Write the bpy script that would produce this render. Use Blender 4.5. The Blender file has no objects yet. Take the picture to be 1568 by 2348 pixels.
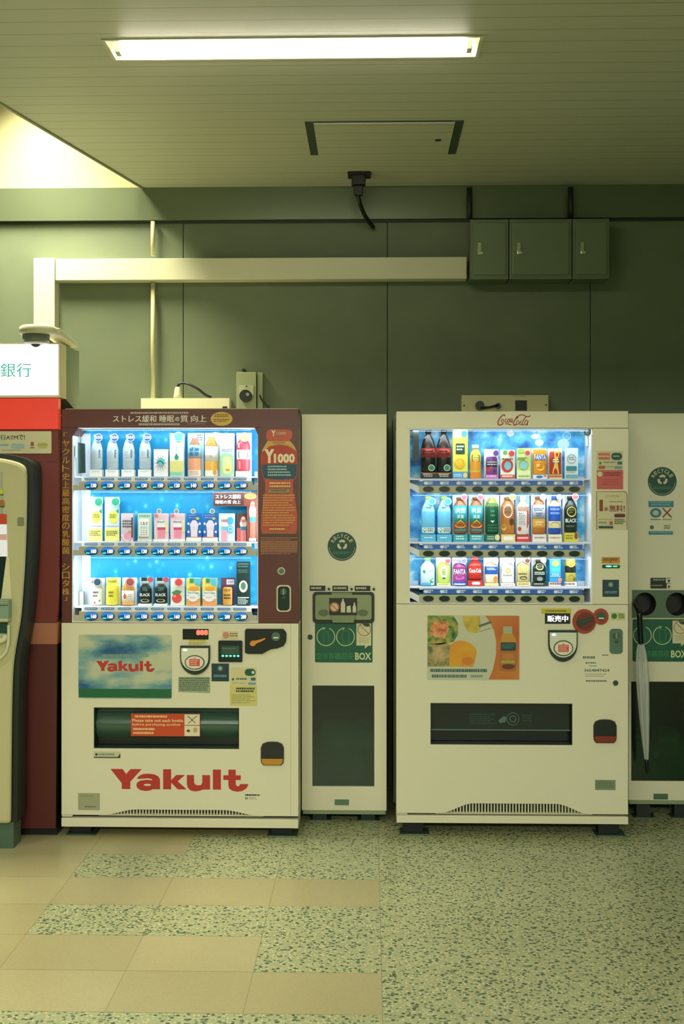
import bpy, bmesh, math, random
from mathutils import Vector, Matrix
from mathutils.geometry import tessellate_polygon
random.seed(7)
SC = bpy.context.scene
COL = SC.collection
# ------------------------------------------------------------------ camera
FPX, EYE, HOR, W, H = 2640.0, 1.49, 1120.0, 1568, 2348
TH = math.atan(66 / FPX)
cd = bpy.data.cameras.new('camera'); cam = bpy.data.objects.new('camera', cd); COL.objects.link(cam)
cam.location = (0, 0, EYE); cam.rotation_euler = (math.pi / 2, 0, TH)
cd.sensor_fit = 'VERTICAL'; cd.sensor_height = 36.0
cd.lens = FPX / H * 36.0
cd.shift_y = -(H / 2 - HOR) / H
cd.clip_end = 60
SC.camera = cam
# ------------------------------------------------------------------ view, world, lights
SC.view_settings.view_transform = 'Standard'; SC.view_settings.look = 'None'
SC.view_settings.exposure = 0.50; SC.view_settings.gamma = 1.0
SC.view_settings.use_curve_mapping = False
wd = bpy.data.worlds.new('world'); SC.world = wd; wd.use_nodes = True
wd.node_tree.nodes['Background'].inputs[0].default_value = (0.22, 0.60, 0.42, 1)
wd.node_tree.nodes['Background'].inputs[1].default_value = 0.105
def area(name, loc, rot, sx, sy, power, col, spread=math.pi):
    l = bpy.data.lights.new(name, 'AREA'); l.shape = 'RECTANGLE'; l.size = sx; l.size_y = sy
    l.energy = power; l.color = col; l.spread = spread
    o = bpy.data.objects.new(name, l); o.location = loc; o.rotation_euler = rot; COL.objects.link(o); return o
WARM = (1.0, 0.97, 0.78)
# the hall's other ceiling tubes, behind and beside the photographer
HS = math.radians(146)
area('hall_tube_light', (-1.3, 1.1, 2.95), (0, 0, 0), 1.25, 0.16, 24, WARM, HS)
area('hall_tube_light', (1.2, 1.1, 2.95), (0, 0, 0), 1.25, 0.16, 16, WARM, HS)
area('hall_tube_light', (0.0, -1.6, 2.95), (0, 0, 0), 1.25, 0.16, 34, WARM, HS)
area('hall_tube_light', (-3.0, 2.6, 2.95), (0, 0, 0), 1.25, 0.16, 20, WARM, HS)
area('front_fill_light', (0.2, -2.4, 2.75), (math.radians(66), 0, 0), 5.0, 0.3, 82, (1.0, 0.975, 0.80), math.radians(150))  # unseen fill lamp added to brighten the machine fronts
COFFER_LIGHT = area('coffer_tube_light', (-1.66, 5.15, 3.56), (0, 0, 0), 0.22, 0.9, 44, (1.0, 0.93, 0.66), math.radians(120))
TUBE_EMIT = 28.0
LED_Y, LED_C = 1.05, 1.1          # display lamp power per shelf
LEDCOL = (0.80, 0.92, 1.0)

# ------------------------------------------------------------------ projection helpers (pixels of the photograph -> metres)
cT, sT = math.cos(TH), math.sin(TH)
def ray(px): u = (px - 784) / FPX; return (-sT + u * cT, cT + u * sT)
class Face:
    """a vertical plane at depth Y parallel to the back wall"""
    def __init__(s, Y, pxc): s.Y = Y; s.t = Y / ray(pxc)[1]; s.k = s.t / FPX
    def X(s, px): a, b = ray(px); return s.Y * a / b
    def Z(s, py): return EYE + (HOR - py) * s.k
    def P(s, px, py, dy=0.0): return Vector((s.X(px), s.Y - dy, s.Z(py)))
    def back(s, d):                       # same pixel->metre map, deeper plane
        f = Face(s.Y, 784); f.t = s.t; f.k = s.k; f.off = d; return f
def onz(px, py, z):
    t = (z - EYE) * FPX / (HOR - py); a, b = ray(px); return Vector((t * a, t * b, z))

# ------------------------------------------------------------------ materials
_m = {}
def lin(h):
    h = h.lstrip('#'); v = [int(h[i:i + 2], 16) / 255 for i in (0, 2, 4)]
    return tuple((c / 12.92 if c <= 0.04045 else ((c + 0.055) / 1.055) ** 2.4) for c in v) + (1,)
def M(h, rough=0.5, metal=0.0, emit=0.0, alpha=1.0):
    key = (h, rough, metal, emit, alpha)
    if key in _m: return _m[key]
    m = bpy.data.materials.new('paint_' + h.strip('#')); m.use_nodes = True
    nt = m.node_tree; b = nt.nodes['Principled BSDF']; c = lin(h)
    tc = nt.nodes.new('ShaderNodeTexCoord'); no = nt.nodes.new('ShaderNodeTexNoise'); no.inputs['Scale'].default_value = 9
    mr = nt.nodes.new('ShaderNodeMapRange'); mr.inputs['To Min'].default_value = max(0.02, rough - 0.05); mr.inputs['To Max'].default_value = min(1, rough + 0.05)
    nt.links.new(tc.outputs['Object'], no.inputs['Vector']); nt.links.new(no.outputs['Fac'], mr.inputs['Value']); nt.links.new(mr.outputs['Result'], b.inputs['Roughness'])
    b.inputs['Base Color'].default_value = c; b.inputs['Metallic'].default_value = metal
    if emit: b.inputs['Emission Color'].default_value = c; b.inputs['Emission Strength'].default_value = emit
    if alpha < 1: b.inputs['Alpha'].default_value = alpha
    _m[key] = m; return m
def glass(name, tint=(1, 1, 1, 1), gl=0.06, rough=0.03):
    m = bpy.data.materials.new(name); m.use_nodes = True; nt = m.node_tree; nt.nodes.clear()
    o = nt.nodes.new('ShaderNodeOutputMaterial'); mx = nt.nodes.new('ShaderNodeMixShader'); mx.inputs[0].default_value = gl
    t = nt.nodes.new('ShaderNodeBsdfTransparent'); t.inputs[0].default_value = tint
    g = nt.nodes.new('ShaderNodeBsdfGlossy'); g.inputs['Roughness'].default_value = rough
    nt.links.new(t.outputs[0], mx.inputs[1]); nt.links.new(g.outputs[0], mx.inputs[2]); nt.links.new(mx.outputs[0], o.inputs[0]); return m
def ramp_mat(name, tex, scale, stops, rough=0.5, stretch=(1, 1, 1), out='Fac', detail=3, bump=0.0, metal=0.0, emit=0.0):
    m = bpy.data.materials.new(name); m.use_nodes = True; nt = m.node_tree; b = nt.nodes['Principled BSDF']
    tc = nt.nodes.new('ShaderNodeTexCoord'); mp = nt.nodes.new('ShaderNodeMapping'); mp.inputs['Scale'].default_value = stretch
    t = nt.nodes.new(tex); t.inputs['Scale'].default_value = scale
    if 'Detail' in t.inputs and tex == 'ShaderNodeTexNoise': t.inputs['Detail'].default_value = detail
    r = nt.nodes.new('ShaderNodeValToRGB'); e = r.color_ramp.elements
    e[0].position, e[0].color = stops[0][0], lin(stops[0][1]); e[1].position, e[1].color = stops[-1][0], lin(stops[-1][1])
    for p, c in stops[1:-1]: x = e.new(p); x.color = lin(c)
    L = nt.links.new
    L(tc.outputs['Object'], mp.inputs[0]); L(mp.outputs[0], t.inputs['Vector']); L(t.outputs[out], r.inputs[0]); L(r.outputs[0], b.inputs['Base Color'])
    b.inputs['Roughness'].default_value = rough; b.inputs['Metallic'].default_value = metal
    if emit: L(r.outputs[0], b.inputs['Emission Color']); b.inputs['Emission Strength'].default_value = emit
    if bump:
        bp = nt.nodes.new('ShaderNodeBump'); bp.inputs['Strength'].default_value = bump; bp.inputs['Distance'].default_value = 0.002
        L(t.outputs[out], bp.inputs['Height']); L(bp.outputs[0], b.inputs['Normal'])
    return m

# ------------------------------------------------------------------ mesh builder: many materials in one mesh, drawn on a Face
def rrect(x0, y0, x1, y1, r, n=5):
    r = min(r, abs(x1 - x0) / 2, abs(y1 - y0) / 2); p = []
    for cx, cy, a0 in ((x1 - r, y0 + r, -90), (x1 - r, y1 - r, 0), (x0 + r, y1 - r, 90), (x0 + r, y0 + r, 180)):
        for i in range(n + 1):
            a = math.radians(a0 + 90 * i / n); p.append((cx + r * math.cos(a), cy + r * math.sin(a)))
    return p
def ell(cx, cy, rx, ry=None, n=24, a0=0, a1=360):
    ry = rx if ry is None else ry
    full = abs(a1 - a0) >= 360
    k = n if full else n + 1
    return [(cx + rx * math.cos(math.radians(a0 + (a1 - a0) * i / n)), cy + ry * math.sin(math.radians(a0 + (a1 - a0) * i / n))) for i in range(k)]
def smooth(pts, n=6):
    out = []
    for i in range(len(pts) - 1):
        p0, p1, p2, p3 = pts[max(i - 1, 0)], pts[i], pts[i + 1], pts[min(i + 2, len(pts) - 1)]
        for j in range(n):
            t = j / n
            out.append(tuple(0.5 * ((2 * b) + (-a + c) * t + (2 * a - 5 * b + 4 * c - d) * t * t + (-a + 3 * b - 3 * c + d) * t ** 3) for a, b, c, d in zip(p0, p1, p2, p3)))
    out.append(tuple(pts[-1])); return out
_tx = {}
def text_geo(s, bold=0.0):
    k = (s, bold)
    if k not in _tx:
        c = bpy.data.curves.new('t', 'FONT'); c.body = s; c.size = 1; c.offset = bold; c.resolution_u = 2
        o = bpy.data.objects.new('t', c); COL.objects.link(o)
        dg = bpy.context.evaluated_depsgraph_get(); me = o.evaluated_get(dg).to_mesh()
        v = [(p.co.x, p.co.y) for p in me.vertices]; f = [tuple(q.vertices) for q in me.polygons]
        o.evaluated_get(dg).to_mesh_clear(); bpy.data.objects.remove(o); bpy.data.curves.remove(c)
        _tx[k] = (v, f)
    return _tx[k]
class G:
    def __init__(s, face=None, surf=None):
        s.bm = bmesh.new(); s.f = face; s.mats = []; s.surf = surf
    def mi(s, m):
        if isinstance(m, str): m = M(m)
        if m not in s.mats: s.mats.append(m)
        return s.mats.index(m)
    def pt(s, x, y, dy):
        if s.surf: dy = dy + s.surf(x, y)
        return s.f.P(x, y, dy)
    def tri(s, vs, m, sm=False):
        bv = [s.bm.verts.new(v) for v in vs]; f = s.bm.faces.new(bv); f.material_index = s.mi(m); f.smooth = sm; return f
    def grid(s, verts, faces, m, sm=False):
        bv = [s.bm.verts.new(v) for v in verts]; k = s.mi(m)
        for q in faces:
            try: f = s.bm.faces.new([bv[i] for i in q]); f.material_index = k; f.smooth = sm
            except ValueError: pass
    def poly(s, pts, dy, m, holes=()):
        loops = [[Vector((x, -y, 0)) for x, y in l] for l in [pts] + list(holes)]
        flat = [p for l in [pts] + list(holes) for p in l]
        s.grid([s.pt(x, y, dy) for x, y in flat], tessellate_polygon(loops), m)
    def rect(s, x0, y0, x1, y1, dy, m):
        if s.surf:
            n = 8; v = []; 
            for i in range(n + 1):
                x = x0 + (x1 - x0) * i / n; v += [s.pt(x, y0, dy), s.pt(x, (y0 + y1) / 2, dy), s.pt(x, y1, dy)]
            s.grid(v, [(3 * i + j, 3 * i + 3 + j, 3 * i + 4 + j, 3 * i + 1 + j) for i in range(n) for j in (0, 1)], m)
        else: s.poly([(x0, y0), (x1, y0), (x1, y1), (x0, y1)], dy, m)
    def prism(s, pts, d0, d1, m, side=None, holes=(), back=True):
        """plate from depth d0 (back, smaller = farther) to d1 (towards the viewer)"""
        s.poly(pts, d1, m, holes)
        if back: s.poly(pts, d0, side or m, holes)
        for l in [pts] + list(holes):
            n = len(l); v = [s.pt(x, y, d1) for x, y in l] + [s.pt(x, y, d0) for x, y in l]
            s.grid(v, [(i, (i + 1) % n, n + (i + 1) % n, n + i) for i in range(n)], side or m)
        bmesh.ops.remove_doubles(s.bm, verts=s.bm.verts, dist=1e-6)
    def box(s, x0, y0, x1, y1, d0, d1, m, side=None): s.prism([(x0, y0), (x1, y0), (x1, y1), (x0, y1)], d0, d1, m, side)
    def wbox(s, a, b, m):
        x0, y0, z0 = a; x1, y1, z1 = b
        v = [Vector((x, y, z)) for x in (x0, x1) for y in (y0, y1) for z in (z0, z1)]
        s.grid(v, [(0, 1, 3, 2), (4, 6, 7, 5), (0, 4, 5, 1), (2, 3, 7, 6), (0, 2, 6, 4), (1, 5, 7, 3)], m)
    def stroke(s, pts, w, dy, m, sm=4, closed=False):
        if closed: pts = list(pts) + [pts[0]]
        elif sm: pts = smooth(pts, sm)
        L, R = [], []
        for i, p in enumerate(pts):
            a = pts[max(i - 1, 0)]; b = pts[min(i + 1, len(pts) - 1)]
            if closed and i in (0, len(pts) - 1): a, b = pts[-2], pts[1]
            dx, dz = b[0] - a[0], b[1] - a[1]; l = math.hypot(dx, dz) or 1
            L.append(s.pt(p[0] - dz / l * w / 2, p[1] + dx / l * w / 2, dy)); R.append(s.pt(p[0] + dz / l * w / 2, p[1] - dx / l * w / 2, dy))
        n = len(pts); s.grid(L + R, [(i, i + 1, n + i + 1, n + i) for i in range(n - 1)], m)
    def ring(s, cx, cy, r, w, dy, m, a0=0, a1=360): 
        s.stroke(ell(cx, cy, r, r, 32, a0, a1), w, dy, m, 0, closed=abs(a1 - a0) >= 360)
    def text(s, x0, y0, x1, y1, dy, t, m, bold=0.0, rot=0.0):
        if bold and any(ord(c) > 0x2fff for c in t):
            for k in (-.3, .3): s.text(x0 + k, y0, x1 + k, y1, dy + (k + .3) * .0004, t, m, 0.0, rot)
            return
        v, f = text_geo(t, bold)
        if not v: return
        xa, xb = min(p[0] for p in v), max(p[0] for p in v); ya, yb = min(p[1] for p in v), max(p[1] for p in v)
        cx, cy = (x0 + x1) / 2, (y0 + y1) / 2; c, n = math.cos(rot), math.sin(rot); out = []
        for p in v:
            x = (p[0] - xa) / max(xb - xa, 1e-6) * (x1 - x0) + x0 - cx; y = y1 - (p[1] - ya) / max(yb - ya, 1e-6) * (y1 - y0) - cy
            out.append(s.pt(cx + x * c - y * n, cy + x * n + y * c, dy))
        s.grid(out, f, m)
    def lines(s, x0, y0, x1, y1, n, dy, m, fill=0.55, seed=1):
        """rows of print too small to read in the photograph"""
        rnd = random.Random(seed + int(x0 * 7 + y0)); p = (y1 - y0) / n
        for i in range(n):
            y = y0 + p * i; x = x0; end = x1 - (x1 - x0) * rnd.choice((0, 0, .06, .2))
            while x < end:
                w = rnd.uniform(1.6, 5); s.rect(x, y, min(x + w, end), y + p * fill, dy, m); x += w + rnd.uniform(.5, 1.3)
    def lathe(s, cx, prof, dc, flat, mats, n=20):
        """prof: (py, r_px) from top to bottom; mats: one material or list of (py_from, material)"""
        rows = []
        for py, r in prof:
            z = s.f.Z(py); x0 = s.f.X(cx); R = r * s.f.k
            rows.append([s.bm.verts.new((x0 + R * math.cos(2 * math.pi * i / n), s.f.Y - dc - R * flat * math.sin(2 * math.pi * i / n), z)) for i in range(n)])
        for j in range(len(rows) - 1):
            mid = (prof[j][0] + prof[j + 1][0]) / 2
            m = mats
            if isinstance(mats, list):
                m = mats[0][1]
                for a, b in mats:
                    if mid >= a: m = b
            k = s.mi(m)
            for i in range(n):
                f = s.bm.faces.new((rows[j][i], rows[j][(i + 1) % n], rows[j + 1][(i + 1) % n], rows[j + 1][i])); f.material_index = k; f.smooth = True
        for r_, m in ((rows[0], mats[0][1] if isinstance(mats, list) else mats), (rows[-1], mats[-1][1] if isinstance(mats, list) else mats)):
            f = s.bm.faces.new(r_); f.material_index = s.mi(m)
    def tube(s, pts, r, m, n=10, flat=None):
        pts = [Vector(p) for p in pts]; rows = []
        rs = r if isinstance(r, (list, tuple)) else [r] * len(pts)
        up = Vector((0, 0, 1))
        for i, p in enumerate(pts):
            d = (pts[min(i + 1, len(pts) - 1)] - pts[max(i - 1, 0)]).normalized()
            a = d.cross(up if abs(d.z) < .95 else Vector((0, 1, 0))).normalized(); b = a.cross(d).normalized()
            rows.append([s.bm.verts.new(p + rs[i] * (a * math.cos(2 * math.pi * j / n) + b * math.sin(2 * math.pi * j / n))) for j in range(n)])
        k = s.mi(m)
        for i in range(len(rows) - 1):
            for j in range(n):
                f = s.bm.faces.new((rows[i][j], rows[i][(j + 1) % n], rows[i + 1][(j + 1) % n], rows[i + 1][j])); f.material_index = k; f.smooth = True
        for r_ in (rows[0], rows[-1]): s.bm.faces.new(r_).material_index = k
    def art(s, items, dy):
        """r rect, R rounded rect, e ellipse, p polygon, t text, l print lines, o ring, s stroke; each later item a hair nearer"""
        for i, it in enumerate(items):
            d = dy + 0.0004 * (i + 1); k = it[0]
            if k == 'r': s.rect(*it[1:5], d, it[5])
            elif k == 'R': s.poly(rrect(*it[1:6]), d, it[6])
            elif k == 'e': s.poly(ell(*it[1:5], 20), d, it[5])
            elif k == 'p': s.poly(it[1], d, it[2])
            elif k == 't': s.text(*it[1:5], d, it[5], it[6], it[7] if len(it) > 7 else 0.0, it[8] if len(it) > 8 else 0.0)
            elif k == 'l': s.lines(*it[1:6], d, it[6])
            elif k == 'o': s.ring(it[1], it[2], it[3], it[4], d, it[5], *(it[6:8] if len(it) > 6 else ()))
            elif k == 's': s.stroke(it[1], it[2], d, it[3])
    def make(s, name, parent=None, label=None, bevel=0.0, kind=None, origin=None):
        bmesh.ops.recalc_face_normals(s.bm, faces=s.bm.faces)
        vs = [v.co for v in s.bm.verts]
        lo = Vector([min(v[i] for v in vs) for i in range(3)]); hi = Vector([max(v[i] for v in vs) for i in range(3)])
        o0 = Vector(((lo.x + hi.x) / 2, (lo.y + hi.y) / 2, lo.z)) if origin is None else Vector(origin)
        for v in s.bm.verts: v.co -= o0
        me = bpy.data.meshes.new(name); s.bm.to_mesh(me); s.bm.free()
        for m in s.mats: me.materials.append(m)
        o = bpy.data.objects.new(name, me); COL.objects.link(o)
        put(o, o0, parent)
        if bevel:
            b = o.modifiers.new('bevel', 'BEVEL'); b.width = bevel; b.segments = 2; b.limit_method = 'ANGLE'; b.angle_limit = math.radians(50)
        if label: o['label'] = label
        if kind: o['kind'] = kind
        return o
WL = {}
def put(o, world, parent):
    o.parent = parent; o.location = world - (WL[parent.name] if parent else Vector()); WL[o.name] = Vector(world)
def thing(name, label, cat, loc, group=None):
    o = bpy.data.objects.new(name, None); o.empty_display_size = 0.1; COL.objects.link(o); put(o, Vector(loc), None)
    o['label'] = label; o['category'] = cat
    if group: o['group'] = group
    return o
def tag(o, label, cat, group=None):
    o['label'] = label; o['category'] = cat
    if group: o['group'] = group
    return o

# ------------------------------------------------------------------ colours
CREAM = M('#e0ddc0', 0.42); CREAM2 = M('#d2d0b4', 0.5); WHITE = M('#f2f2ee', 0.4); BLACK = M('#0d100e', 0.4); DARK = M('#16201b', 0.5)
GREEN = '#0c5a3c'; BROWN = M('#5a2a20', 0.5); GOLD = '#b8892e'
WALLM = ramp_mat('wall_paint', 'ShaderNodeTexNoise', 6, [(0.3, '#66725a'), (0.7, '#6c785e')], 0.6)

# ================================================================== SETTING
HC = 3.0
# floor: polished stone tiles, terrazzo and plain beige, laid out in metres
def stone(name, speck):
    m = bpy.data.materials.new(name); m.use_nodes = True; nt = m.node_tree; b = nt.nodes['Principled BSDF']; L = nt.links.new
    tc = nt.nodes.new('ShaderNodeTexCoord')
    n1 = nt.nodes.new('ShaderNodeTexNoise'); n1.inputs['Scale'].default_value = 1.3; n1.inputs['Detail'].default_value = 2
    L(tc.outputs['Object'], n1.inputs['Vector'])
    r1 = nt.nodes.new('ShaderNodeValToRGB'); L(n1.outputs['Fac'], r1.inputs[0]); e = r1.color_ramp.elements
    if speck:
        e[0].color, e[1].color = lin('#9aa078'), lin('#a9ad84')
        col = r1.outputs[0]
        for sc_, th, c in ((58, 0.30, '#5f7256'), (90, 0.26, '#c9c598'), (40, 0.20, '#445a42')):
            v = nt.nodes.new('ShaderNodeTexVoronoi'); v.inputs['Scale'].default_value = sc_; L(tc.outputs['Object'], v.inputs['Vector'])
            rr = nt.nodes.new('ShaderNodeValToRGB'); rr.color_ramp.elements[0].position = th; rr.color_ramp.elements[0].color = (1, 1, 1, 1)
            rr.color_ramp.elements[1].position = th + 0.08; rr.color_ramp.elements[1].color = (0, 0, 0, 1); L(v.outputs['Distance'], rr.inputs[0])
            mx = nt.nodes.new('ShaderNodeMix'); mx.data_type = 'RGBA'; L(rr.outputs[0], mx.inputs['Factor']); L(col, mx.inputs[6]); mx.inputs[7].default_value = lin(c); col = mx.outputs[2]
    else:
        e[0].position, e[1].position = .3, .7; e[0].color, e[1].color = lin('#a39b72'), lin('#aca47b'); col = r1.outputs[0]
        sp = nt.nodes.new('ShaderNodeTexNoise'); sp.inputs['Scale'].default_value = 160; L(tc.outputs['Object'], sp.inputs['Vector'])
        mx = nt.nodes.new('ShaderNodeMix'); mx.data_type = 'RGBA'; mx.blend_type = 'OVERLAY'; mx.inputs['Factor'].default_value = 0.25; L(col, mx.inputs[6]); L(sp.outputs['Color'], mx.inputs[7]); col = mx.outputs[2]
    L(col, b.inputs['Base Color']); b.inputs['Roughness'].default_value = 0.34; b.inputs['Specular IOR Level'].default_value = 0.45
    return m
TERR, BEIGE, GROUT = stone('terrazzo', True), stone('beige_stone', False), M('#96926f', 0.7)
BEIGE2 = stone('pale_beige_stone', False)
for n_ in BEIGE2.node_tree.nodes:
    if n_.type == 'VALTORGB': n_.color_ramp.elements[0].color, n_.color_ramp.elements[1].color = lin('#a8a078'), lin('#b1aa81')
g = G()
C3, PITCH = 0.033, 0.395
rows = [5.9, 5.24, 4.945, 4.665, 4.385, 4.10, 3.82, 3.54, 3.258, 2.97, 2.68, 2.39, 2.1, 1.8]
def tile_is_beige(ri, ci):            # ci counts columns leftwards from the joint at C3 (0 = first column left of it)
    if ci < 0: return False
    if ri <= 1: return ci >= 1 if ri == 1 else False
    k = {2: ci >= 2, 3: ci >= 3, 4: True, 5: ci >= 3, 6: ci >= 1, 7: True, 8: ci >= 7, 9: ci >= 2, 10: True, 11: ci >= 3, 12: True}
    return k.get(ri, False)
for ri in range(len(rows) - 1):
    y1, y0 = rows[ri], rows[ri + 1]
    for ci in range(-9, 10):
        x1 = C3 - ci * PITCH; x0 = x1 - PITCH; j = 0.0013
        g.tri([Vector(p) for p in ((x0 + j, y0 + j * .5, 0), (x1 - j, y0 + j * .5, 0), (x1 - j, y1 - j * .5, 0), (x0 + j, y1 - j * .5, 0))], (BEIGE2 if (ri * 5 + ci * 3) % 4 == 1 else BEIGE) if tile_is_beige(ri, ci) else TERR)
g.wbox((-6, -3, -0.05), (6, 6.0, -0.0008), GROUT)
g.wbox((-6, -3, -0.0008), (6, 1.8, 0), TERR)
g.wbox((-6, 1.8, -0.0008), (C3 - 10 * PITCH, 6.0, 0), BEIGE); g.wbox((C3 + 9 * PITCH, 1.8, -0.0008), (6, 6.0, 0), TERR)
g.make('floor', kind='structure', origin=(0, 0, 0))

# ceiling of narrow boards running along the wall
def boards():
    m = bpy.data.materials.new('ceiling_boards'); m.use_nodes = True; nt = m.node_tree; b = nt.nodes['Principled BSDF']; L = nt.links.new
    tc = nt.nodes.new('ShaderNodeTexCoord'); sp = nt.nodes.new('ShaderNodeSeparateXYZ'); L(tc.outputs['Object'], sp.inputs[0])
    d = nt.nodes.new('ShaderNodeMath'); d.operation = 'DIVIDE'; L(sp.outputs['Y'], d.inputs[0]); d.inputs[1].default_value = 0.1
    fr = nt.nodes.new('ShaderNodeMath'); fr.operation = 'FRACT'; L(d.outputs[0], fr.inputs[0])
    rr = nt.nodes.new('ShaderNodeValToRGB'); L(fr.outputs[0], rr.inputs[0]); e = rr.color_ramp.elements
    e[0].position = 0.0; e[0].color = lin('#8d927c'); e[1].position = 0.08; e[1].color = lin('#bcbfaa')
    e2 = e.new(0.04); e2.color = lin('#9ea288')
    L(rr.outputs[0], b.inputs['Base Color']); b.inputs['Roughness'].default_value = 0.45
    return m
BOARD = boards()
g = G()
e0, e1 = onz(0, 235, HC), onz(312, 421, HC)      # the oblique edge of the lit coffer
dirv = (e1 - e0); e_near = e0 - dirv * 2.0
YW = 5.78
# light fixture opening is cut by laying the ceiling out around it
la, lb = onz(256, 90, HC), onz(1106, 128, HC)
LX0, LX1, LY0, LY1 = -0.895, 0.365, 3.86, 4.03
far = Vector((e0.x + dirv.x * ((YW - e0.y) / dirv.y), YW, HC))
pts = [(e_near.x, e_near.y), (far.x, far.y), (6, YW), (6, -3), (-6, -3), (-6, e_near.y)]
hole = [(LX0, LY0), (LX1, LY0), (LX1, LY1), (LX0, LY1)]
def slab(g, pts, holes, z0, z1, m):
    fl = [p for l in [pts] + holes for p in l]
    for z in (z0, z1): g.grid([Vector((x, y, z)) for x, y in fl], tessellate_polygon([[Vector((x, y, 0)) for x, y in l] for l in [pts] + holes]), m)
    for l in [pts] + holes:
        n = len(l); g.grid([Vector((x, y, z0)) for x, y in l] + [Vector((x, y, z1)) for x, y in l], [(i, (i + 1) % n, n + (i + 1) % n, n + i) for i in range(n)], m)
slab(g, pts, [hole], HC, HC + 0.06, BOARD)
g.make('ceiling', kind='structure', origin=(0, 0, HC))
LIT = M('#b5b088', 0.6)
# the coffer: its own higher ceiling and side walls
g = G(); slab(g, [(e_near.x, e_near.y), (far.x + 0.1, YW), (-6, YW), (-6, e_near.y)], [], HC + 0.62, HC + 0.66, LIT)
g.make('ceiling_coffer', kind='structure', origin=(0, 0, HC))
g = G(); g.wbox((-6, e_near.y - 0.05, HC + 0.06), (e_near.x, e_near.y, HC + 0.66), LIT)
n_ = Vector((dirv.y, -dirv.x, 0)).normalized() * 0.03
a, b = e_near, far
g.grid([Vector((p.x, p.y, z)) for z in (HC + 0.06, HC + 0.66) for p in (a, b, b + n_, a + n_)], [(0, 1, 5, 4), (1, 2, 6, 5), (2, 3, 7, 6), (3, 0, 4, 7), (4, 5, 6, 7)], LIT)
g.make('trim_1', kind='structure')
g = G()
f7 = Face(YW - 0.012, 320)
g.tube([e_near + Vector((0, 0, -0.004)), far + Vector((0, -0.002, -0.004))], 0.006, M('#a8a98c', .4), 6)
g.make('trim_2', kind='structure')
g = G(); g.wbox((-6, .6, 2.42), (6, .72, HC), M('#a9b08c', .6)); g.make('shading_beam', kind='structure')   # unseen beam added to keep the front fill off the upper wall
# back wall of painted panels with narrow joints
FW = Face(YW, 850)
g = G(FW)
joints = [FW.X(-60), FW.X(420), FW.X(888), FW.X(1353)]
zb = FW.Z(505)
xs = [-6] + joints + [6]
for i in range(len(xs) - 1):
    g.wbox((xs[i] + 0.002, YW, 0), (xs[i + 1] - 0.002, YW + 0.1, zb), WALLM)
g.wbox((-6, YW + 0.012, 0), (6, YW + 0.1, zb - 0.002), M('#20301f', 0.8))
g.wbox((-6, YW, HC + 0.0), (far.x + 0.05, YW + 0.1, HC + 0.66), LIT)
g.make('wall_back', kind='structure', origin=(0, YW, 0))
# metal fascia along the top of the wall
fas = ramp_mat('fascia_metal', 'ShaderNodeTexNoise', 3, [(0.3, '#66725a'), (0.7, '#6d7960')], 0.3, metal=0.35)
g = G(); g.wbox((-6, YW - 0.03, zb), (6, YW + 0.1, HC), fas); g.make('trim_3', kind='structure')
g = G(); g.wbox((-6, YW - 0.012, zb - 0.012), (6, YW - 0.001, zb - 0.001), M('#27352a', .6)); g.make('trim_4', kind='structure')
for px in (206,):
    for py in (423, 503):
        pass

# ================================================================== CEILING FIXTURES
t = thing('ceiling_light', 'long recessed fluorescent ceiling lamp glowing white above the machines', 'lamp', ((LX0 + LX1) / 2, (LY0 + LY1) / 2, HC - 0.01))
REFL = M('#e9e6cf', 0.35)
g = G()
d = 0.05
o4 = [(LX0, LY0), (LX1, LY0), (LX1, LY1), (LX0, LY1)]; i4 = [(LX0 + .02, LY0 + .03), (LX1 - .02, LY0 + .03), (LX1 - .02, LY1 - .03), (LX0 + .02, LY1 - .03)]
g.grid([Vector((x, y, HC)) for x, y in o4] + [Vector((x, y, HC + d)) for x, y in i4], [(0, 1, 5, 4), (1, 2, 6, 5), (2, 3, 7, 6), (3, 0, 4, 7), (4, 5, 6, 7)], REFL)
g.make('reflector', t)
g = G()
o5 = [(LX0 - .012, LY0 - .012), (LX1 + .012, LY0 - .012), (LX1 + .012, LY1 + .012), (LX0 - .012, LY1 + .012)]
slab(g, o5, [o4], HC - 0.003, HC - 0.0005, M('#c9c8ae', .4)); g.make('frame', t)
TM = M('#fff7e0', 0.4, 0, TUBE_EMIT)
yc = LY0 + 0.068; zt = HC - 0.006
g = G(); g.tube([(LX0 + .04, yc, zt), (LX1 - .04, yc, zt)], 0.0155, TM, 16); g.make('fluorescent_tube', t)
for sx, xx in ((1, LX0 + .022), (-1, LX1 - .04)):
    g = G(); g.wbox((xx, yc - .02, HC - 0.022), (xx + .018, yc + .02, HC + 0.045), M('#d8d6c2', .4)); g.make('tube_holder', t, bevel=.003)

t = thing('ceiling_hatch', 'square access hatch with dark gaps in the board ceiling above the wall', 'hatch', onz(880, 315, HC - 0.004))
g = G(); q = [onz(718, 280, HC), onz(1040, 280, HC), onz(1028, 352, HC), onz(727, 352, HC)]
x0, x1, y0, y1 = q[3].x + .006, q[2].x - .004, q[0].y, q[3].y
slab(g, [(x0, y0), (x1, y0), (x1, y1), (x0, y1)], [], HC - 0.008, HC - 0.001, BOARD); g.make('panel', t)
g = G()
for a in ((x0 - .036, y0 - .008, x0 - .002, y1 + .012), (x1 + .002, y0 - .008, x1 + .036, y1 + .012), (x0, y0 - .010, x1, y0 - .001), (x0, y1 + .001, x1, y1 + .012)):
    g.wbox((a[0], a[1], HC - 0.004), (a[2], a[3], HC - 0.001), M('#37443a', .7))
g.make('frame', t)
g = G(); p = onz(1004, 321, HC - .009); g.wbox((p.x - .012, p.y - .01, HC - .012), (p.x + .012, p.y + .01, HC - .008), DARK); g.make('latch', t)

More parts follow.
